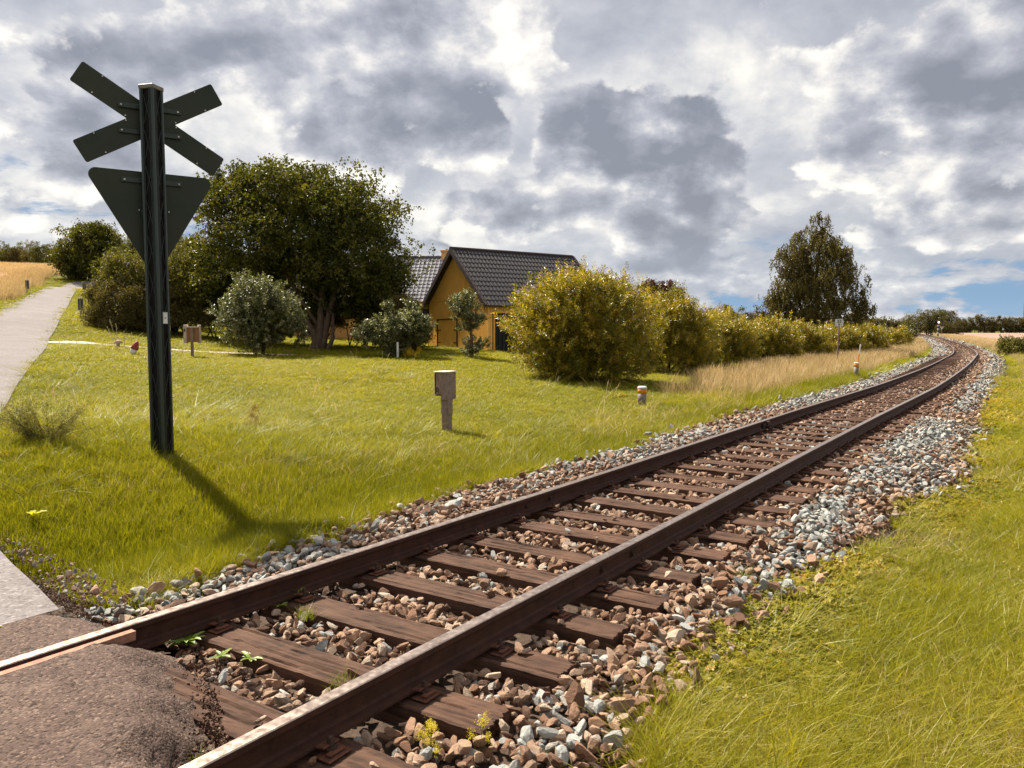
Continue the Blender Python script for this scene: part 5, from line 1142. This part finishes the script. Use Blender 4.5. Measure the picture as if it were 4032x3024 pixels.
m_ = MB(); m_.tube([(-.165 + .024 * math.cos(t_), -.010, .77 + .036 * math.sin(t_)) for t_ in np.linspace(0, 6.283, 13)], .006, 6, cap=False); m_.build("handle", M_iron, dj)
m_ = MB()
for (yy, zz_) in ((.03, 1.035), (.27, 1.035), (.03, .65), (.27, .65)): m_.tube([(.008, yy, zz_), (.017, yy, zz_)], .009, 8)
m_.build("bolt", M_iron, cb)
# marker with orange band in the lawn
def marker(loc, label, h=.50, w_=.165, tilt=0.0):
    mk = empty("marker_post", tuple(loc), R(20), label=label, cat="marker post"); mk.rotation_euler = (0, tilt, R(20))
    m_ = MB(); m_.box((-.03, 0, .05), (.075, .09, .22), None, 0, .006); m_.build("stake", M_grc, mk)
    m_ = MB(); m_.tube([(0, 0, .10), (0, 0, h - .16)], w_ / 2, 20); m_.build("body", mat("grey plastic", (.16, .135, .13), .6, 0, .15, 20), mk, smooth=True)
    m_ = MB(); m_.tube([(0, 0, h - .17), (0, 0, h - .05)], w_ / 2 + .003, 20); m_.build("band", M_orange, mk, smooth=True)
    m_ = MB(); m_.tube([(0, 0, h - .052), (0, 0, h - .02), (0, 0, h)], [w_ / 2 + .01, w_ / 2 + .01, w_ / 2 - .02], 20); m_.build("cap", M_cap, mk)
    return mk
marker(gnd(2530, 18.0) , "short grey marker with orange band and pale cap in the lawn", .53, .20)
marker(gnd(3373, 29.0), "weathered orange marker half hidden in the straw by the track", .75, .17)
# leaning white and orange stake
g = gnd(3375, 31); lk = empty("leaning_stake", tuple(g), label="thin leaning stake, white above and orange below, in the straw", cat="stake")
a_, b_ = at(3376, 1440, 31) - g, at(3389, 1355, 31) - g; c_2 = a_.lerp(b_, .55)
m_ = MB(); m_.tube([a_ - (b_ - a_) * .7, c_2], .022, 8); m_.build("lower_part", M_orange, lk); m_ = MB(); m_.tube([c_2, b_], .024, 8); m_.build("upper_part", M_white, lk)
# kilometre sign 22 / 8
g = gnd(3300, 40); ks = empty("kilometre_sign", tuple(g), R(-24), label="small white square sign reading 22 over 8 on a slim post", cat="sign")
zt_ = at(3302, 1256, 40).z - g.z; hs_ = .38
m_ = MB(); m_.tube([(-.05, .02, -.1), (0, .02, zt_ - hs_)], .032, 8); m_.build("post", M_grc, ks)
m_ = MB(); m_.prism(rounded([(-.20, zt_ - hs_), (.20, zt_ - hs_), (.20, zt_), (-.20, zt_)], .05), 0, .02); bd = m_.build("board", M_white, ks)
for txt, sz, dz_ in (("22", .21, -.185), ("8", .15, -.335)):
    tc_ = bpy.data.curves.new("number", 'FONT'); tc_.body = txt; tc_.size = sz; tc_.align_x = 'CENTER'; tc_.extrude = .002; tc_.offset = .004; tc_.materials.append(M_iron)
    o = bpy.data.objects.new("number", tc_); COL.objects.link(o); o.parent = bd; o.location = (0, -.004, zt_ + dz_); o.rotation_euler = (math.pi / 2, 0, 0)
# far signal with its lamp lit, and the small triangular board
M_grc2 = mat('dull white band', (.42, .40, .38), .7)
g = gnd(3690, 220); sg_ = empty("railway_signal", tuple(g), label="distant railway signal with lit lamp on a red and white post", cat="railway signal")
m_ = MB(); m_.box((0, 0, 3.9), (.75, .3, 1.35), None, 0, .1); m_.build("signal_head", M_iron, sg_)
for k in range(6): m_ = MB(); m_.box((0, 0, .1 + k * .55 + .27), (.42, .2, .54)); m_.build("post_band", [M_bolt, M_grc2][k % 2], sg_)
ml = bpy.data.materials.new("lit signal lamp"); ml.use_nodes = True; b = ml.node_tree.nodes['Principled BSDF']; b.inputs['Emission Color'].default_value = (1, .62, .25, 1); b.inputs['Emission Strength'].default_value = 2.5
m_ = MB(); m_.tube([(0, -.16, 4.0), (0, -.22, 4.0)], .25, 12); m_.build("lamp", ml, sg_)
g = gnd(3704, 216); td = empty("triangle_marker", tuple(g), label="distant white triangular marker board beside the signal", cat="sign")
m_ = MB(); m_.prism([(-.5, 2.75), (.5, 2.75), (0, 1.9)], 0, .03); m_.build("board", M_white, td); m_ = MB(); m_.prism([(-.22, 2.62), (.22, 2.62), (.0, 2.3)], -.01, 0); m_.build("dark_emblem", M_iron, td); m_ = MB(); m_.tube([(0, .05, -.2), (0, .05, 2.4)], .05, 6); m_.build("post", M_grc, td)
for u, Z, h_, lab in ((3591, 170, 1.9, "tiny distant white board left of the railway bend"),):
    g = gnd(u, Z); ds = empty("distance_board", tuple(g), label=lab, cat="sign"); m_ = MB(); m_.box((0, 0, h_), (.36, .03, .36), None, 0, .01); m_.build("board", M_white, ds); m_ = MB(); m_.tube([(0, .04, -.1), (0, .04, h_)], .03, 6); m_.build("post", M_grc, ds)
# lattice mast on the horizon
g = gnd(4026, 900); mh = at(4026, 1190, 900).z - g.z; ms_ = empty("lattice_mast", tuple(g), label="slim grey lattice mast on the horizon", cat="mast")
m_ = MB()
for a in range(3):
    an = a * 2.094; m_.tube([(1.6 * math.cos(an), 1.6 * math.sin(an), -1), (.9 * math.cos(an), .9 * math.sin(an), mh)], .22, 5)
m_.build("mast_leg", mat("galvanised steel", (.22, .22, .25), .6), ms_); m_ = MB()
for k in range(14):
    z0, z1 = mh * k / 14, mh * (k + 1) / 14; r0_, r1_ = 1.6 - .7 * k / 14, 1.6 - .7 * (k + 1) / 14
    for a in range(3): an, bn_ = a * 2.094, (a + 1) * 2.094; m_.tube([(r0_ * math.cos(an), r0_ * math.sin(an), z0), (r1_ * math.cos(bn_), r1_ * math.sin(bn_), z1)], .14, 4)
m_.build("bracing", bpy.data.materials["galvanised steel"], ms_)

# ------------------------------------------------------------------ things along the lane and in the garden
M_dark = mat("dark blue grey board", (.045, .05, .06), .5); M_gal = mat("grey steel post", (.18, .18, .18), .5, .3)
def delin(u, vb, Z, label, hh=.98):
    g = onground(u, vb); dl = empty("edge_marker", tuple(g), R(rng.uniform(-8, 8)), label=label, cat="edge marker", group="edge markers along the lane")
    m_ = MB(); m_.tube([(0, 0, -.2), (0, 0, hh)], .032, 8); m_.build("post", M_gal, dl)
    m_ = MB(); m_.box((0, .045, hh - .30), (.29, .03, .62), None, 0, .01); m_.build("board", M_dark, dl)
    m_ = MB(); m_.box((-.13, .028, hh - .30), (.02, .012, .60)); m_.box((.13, .028, hh - .30), (.02, .012, .60)); m_.build("board_edge", M_gal, dl)
delin(318, 1247, 41, "dark edge marker on the lane's verge nearest the hedge end"); delin(107, 1160, 71, "edge marker beside the cereal field, left of the lane"); delin(332, 1160, 75, "edge marker half behind the hedge where the lane turns")
# letter box
g = gnd(757, 28); M_orw = mat("orange brown wood", (.24, .115, .045), .7, 0, .25, 8, .3, 60, stretch=(1, 1, 6)); M_pinkw = mat("bleached wood", (.42, .33, .28), .8, 0, .2, 14, .2, 60)
lbx = empty("letter_box", tuple(g), R(8), label="wooden letter box with pale lid and bleached uprights on a post", cat="letter box")
zb = at(757, 1347, 28).z - g.z; zt_ = at(757, 1289, 28).z - g.z
m_ = MB(); m_.box((.02, -.05, zt_ / 2 - .05), (.095, .07, zt_ + .1), None, 0, .006); m_.build("post", M_woodgrey, lbx)
m_ = MB(); m_.box((.03, .13, (zb + zt_) / 2), (.40, .26, zt_ - zb), None, 0, .006); bx = m_.build("box", M_orw, lbx)
m_ = MB(); m_.box((.03, .12, zt_ + .012), (.42, .32, .03), Matrix.Translation((0, 0, 0)), 0, .004); m_.build("lid", M_cap, lbx)
m_ = MB(); m_.box((-.22, .11, (zb + zt_) / 2 + .03), (.11, .30, zt_ - zb + .14), None, 0, .025); m_.build("upright", M_pinkw, lbx)
m_ = MB(); m_.box((.22, .20, (zb + zt_) / 2 + .03), (.10, .20, zt_ - zb + .14), None, 0, .025); m_.build("upright", M_pinkw, lbx)
m_ = MB(); m_.box((-.235, -.042, zt_ - .10), (.05, .012, .11)); m_.build("latch", M_iron, lbx)
# red and white garden figure, mushroom ornament, dry mullein stalks
g = gnd(521, 26.3, .07); gn = empty("garden_ornament", tuple(g), R(25), label="small red and white garden ornament leaning in the grass", cat="garden ornament")
gn.rotation_euler = (0, R(24), R(10))
m_ = MB(); m_.tube([(0, 0, -.02), (0, 0, .06), (0, 0, .16), (0, 0, .24)], [.085, .11, .105, .07], 12); m_.build("body", M_white, gn, smooth=True)
m_ = MB(); m_.tube([(0, 0, .17), (0, 0, .28), (.0, 0, .40), (0, 0, .47)], [.125, .11, .065, .02], 12); m_.build("hat", mat("dull red paint", (.22, .03, .03), .6, 0, .3, 20), gn, smooth=True)
g = gnd(468, 29.3); mu = empty("mushroom_ornament", tuple(g), label="pinkish mushroom shaped ornament behind the dry stalks", cat="garden ornament")
m_ = MB(); m_.tube([(0, 0, -.02), (0, 0, .22)], [.07, .05], 10); m_.build("stalk", M_iron, mu); m_ = MB(); m_.tube([(0, 0, .18), (0, 0, .21), (0, 0, .28), (0, 0, .32)], [.14, .155, .10, .03], 14); m_.build("cap", mat("pinkish stone", (.38, .25, .22), .8), mu, smooth=True)
M_stalk = mat("dry straw stalk", (.48, .38, .24), .8)
def stalks(u, Z, items, label):
    g = gnd(u, Z); o = empty("dry_stalk", tuple(g), label=label, cat="dry plant"); m_ = MB()
    for (x0, dx_, h_) in items:
        m_.tube([(x0, 0, -.05), (x0 + dx_ * .5, 0, h_ * .55), (x0 + dx_, 0, h_)], [.012, .009, .004], 5)
        for k in range(6): p = Vector((x0 + dx_ * (.75 + .04 * k), rng.normal(0, .02), h_ * (.78 + .036 * k))); m_.tube([p, p + Vector((rng.normal(0, .03), 0, .05))], [.008, .003], 4)
    m_.build("stem", M_stalk, o)
stalks(464, 27, [(0, -.02, 1.02), (.02, -.26, 1.18), (.0, -.34, .92), (.04, .03, .55)], "tall dry mullein stalks by the path junction")
stalks(493, 28.6, [(0, -.02, .72)], "single dry stalk right of the mullein group")
# white stake, yellow bedding plant, climber on the shed corner
g = gnd(1566, 30.4); ws = empty("white_stake", tuple(g), label="white stake standing at the low silvery bush", cat="stake"); m_ = MB(); m_.tube([(0, 0, -.1), (.0, 0, .66)], .045, 10); m_.build("stake", M_white, ws)
def clump(name, u, Z, kind, n, rx, rz, size, m__, label, cat, up=.8, dz=0.0):
    g = gnd(u, Z); o = empty(name, tuple(g), label=label, cat=cat); P_, d = crown_points([(0, 0, rz * .5, rx, rx * .7, rz * .7)], n, .1, .15, u); V, F_, A_ = foliage(kind, P_, d + [0, 0, up], size * rng.uniform(.7, 1.2, len(P_))); link("foliage", npmesh("foliage", V, F_, attr={'rnd': A_}), m__, o); return o
clump("yellow_plant", 1622, 30.8, 'shoot', 90, .44, .26, .2, M_yellowleaf, "bright yellow leaved plant on the lawn beside the white stake", "plant")
clump("climbing_plant", 1910, 36.9, 'shoot', 90, .28, .55, .25, M_darkleaf, "small dark climber at the shed's right front corner", "plant")
# weeds one can tell apart
M_seed = leaf_mat("dark seeding weed", [(0, (.09, .08, .03)), (.5, (.16, .15, .05)), (1, (.24, .21, .08))], .3, .05, .5)
M_dock = leaf_mat("red brown dock", [(0, (.14, .05, .02)), (1, (.26, .11, .04))], .2, .05, .5)
M_fresh = leaf_mat("fresh green weed leaves", [(0, (.09, .15, .012)), (.5, (.17, .25, .02)), (1, (.28, .36, .04))], .4, .10, .45)
g = onground(175, 1770); o = empty("seeding_weed", tuple(g), label="dark twiggy seeding weed between lane and sign post", cat="weed"); m_ = MB(); Pw = []; Dw = []
for k in range(34):
    a = rng.uniform(0, 6.28); rr = rng.uniform(.02, .22); tip = Vector((rng.normal(0, .26), rng.normal(0, .16), rng.uniform(.20, .42))); b0 = Vector((rr * math.cos(a), rr * math.sin(a) * .6, 0)); m_.tube([b0, b0.lerp(tip, .5) + Vector((0, 0, .05)), tip], [.003, .0025, .0015], 4)
    for j in range(22): Pw.append(b0.lerp(tip, .3 + .05 * j)); Dw.append((rng.normal(), rng.normal(), .8))
m_.build("stem", M_darkbark, o); V, F_, A_ = foliage('small', np.array(Pw), np.array(Dw), rng.uniform(.05, .10, len(Pw))); link("foliage", npmesh("foliage", V, F_, attr={'rnd': A_}), M_seed, o)
g = onground(1003, 1690); o = empty("dock_plant", tuple(g), label="rust brown dock spike in the middle of the lawn", cat="weed"); P_ = np.stack([rng.normal(0, .035, 60), rng.normal(0, .03, 60), rng.uniform(.02, .36, 60)], 1); V, F_, A_ = foliage('small', P_, rng.normal(0, 1, (60, 3)), rng.uniform(.05, .09, 60)); link("seed_head", npmesh("seed_head", V, F_, attr={'rnd': A_}), M_dock, o)
M_lime = leaf_mat('lime yellow leaves', [(0, (.30, .32, .02)), (1, (.50, .50, .04))], .45, .05, .5)
def rosette(u, v, zoff, n, L_, label, m__=M_fresh, erect=.5, w_=.28, name="weed"):
    d = ray(u, v); zt2 = zoff; t_ = (zt2 - CH) / d.z; p = Vector((0, 0, CH)) + d * t_; o = empty(name, (p.x, p.y, zt2), label=label, cat="weed"); V = []; F_ = []; A_ = []
    for k in range(n):
        a = k * 2.4 + rng.normal(0, .3); e = erect * rng.uniform(.4, 1.3); L2 = L_ * rng.uniform(.6, 1.15); h_ = Vector((math.cos(a), math.sin(a), 0)); s_ = Vector((-math.sin(a), math.cos(a), 0)); c = rng.random(); k0 = len(V); q = 6
        for j in range(q + 1):
            t2 = j / q; ww = L2 * w_ * math.sin(min(1, t2 * 1.05) * math.pi) ** .7 * (1 if j % 2 else .72) * .5 + .002; pp = h_ * L2 * t2 + Vector((0, 0, L2 * e * (t2 - .55 * t2 * t2))); V += [pp - s_ * ww + Vector((0, 0, ww * .4)), pp, pp + s_ * ww + Vector((0, 0, ww * .4))]; A_ += [c, c * .8, c]
        for j in range(q): b0 = k0 + 3 * j; F_ += [(b0, b0 + 1, b0 + 4, b0 + 3), (b0 + 1, b0 + 2, b0 + 5, b0 + 4)]
    link("leaf_rosette", npmesh("leaf_rosette", [tuple(v) for v in V], F_, attr={'rnd': A_}), m__, o); return o
rosette(735, 2540, -.20, 26, .115, "largest green dandelion rosette beside the rail at the crossing", erect=.9)
rosette(800, 2488, -.19, 10, .065, "small weed touching the far rail behind the dandelion")
rosette(872, 2585, -.20, 9, .07, "small green weed among stones before the first sleeper")
rosette(985, 2595, -.20, 12, .075, "low green weed by the edge of the first full sleeper")
rosette(1170, 2345, -.17, 8, .08, "broad leaved weed standing against the far rail", erect=1.4)
rosette(1105, 2385, -.18, 6, .06, "tiny bright leaf pair near the far rail")
rosette(130, 2030, .02, 7, .10, "bright yellow green leafed plant in the grass by the lane", M_lime, .9, .5)
# tufts growing through the stones and single flowering weeds
def tuft(u, v, zt2, n, h0, h1, label, m__=None, rad=.06):
    d = ray(u, v); p = Vector((0, 0, CH)) + d * ((zt2 - CH) / d.z); o = empty("grass_tuft", (p.x, p.y, zt2), label=label, cat="grass tuft"); me = blades(int(u), n, h0, h1, .003, rad, .55, .4, 4); link("blades", me, m__ or M_tuft, o)
M_tuft = leaf_mat("tuft green", [(0, (.10, .13, .015)), (1, (.24, .27, .04))], .45, .1, .4)
tuft(1205, 2430, -.20, 70, .05, .12, "green tuft growing between the first two full sleepers")
tuft(1340, 2700, -.20, 70, .05, .12, "green tuft against the near rail beside the sleeper")
tuft(2920, 2290, -.26, 90, .08, .17, "lone green tuft on the grey stone shoulder", rad=.07)
tuft(800, 2985, -.22, 40, .05, .10, "tuft at the foot of the crossing's asphalt")
M_flower = leaf_mat("yellow flowers", [(0, (.60, .48, .03)), (1, (.80, .68, .12))], .3, .1, .4)
for (u, v, n, lab) in ((1690, 3010, 9, "yellow flowering weed at the near edge of the ballast"), (1880, 2990, 4, "slender yellow flowered weed in the near ballast")):
    d = ray(u, v); p = Vector((0, 0, CH)) + d * ((-.25 - CH) / d.z); o = empty("flowering_weed", tuple(p), label=lab, cat="weed"); m_ = MB(); Pf = []
    for k in range(n):
        tip = Vector((rng.normal(0, .035), rng.normal(0, .035), rng.uniform(.10, .18))); m_.tube([(0, 0, 0), tip], [.002, .0012], 4); Pf += [tip + Vector(rng.normal(0, .010, 3)) for _ in range(9)]
    m_.build("stem", M_tuft, o); V, F_, A_ = foliage('small', np.array(Pf), rng.normal(0, 1, (len(Pf), 3)), rng.uniform(.02, .03, len(Pf))); link("flower", npmesh("flower", V, F_, attr={'rnd': A_}), M_flower, o)
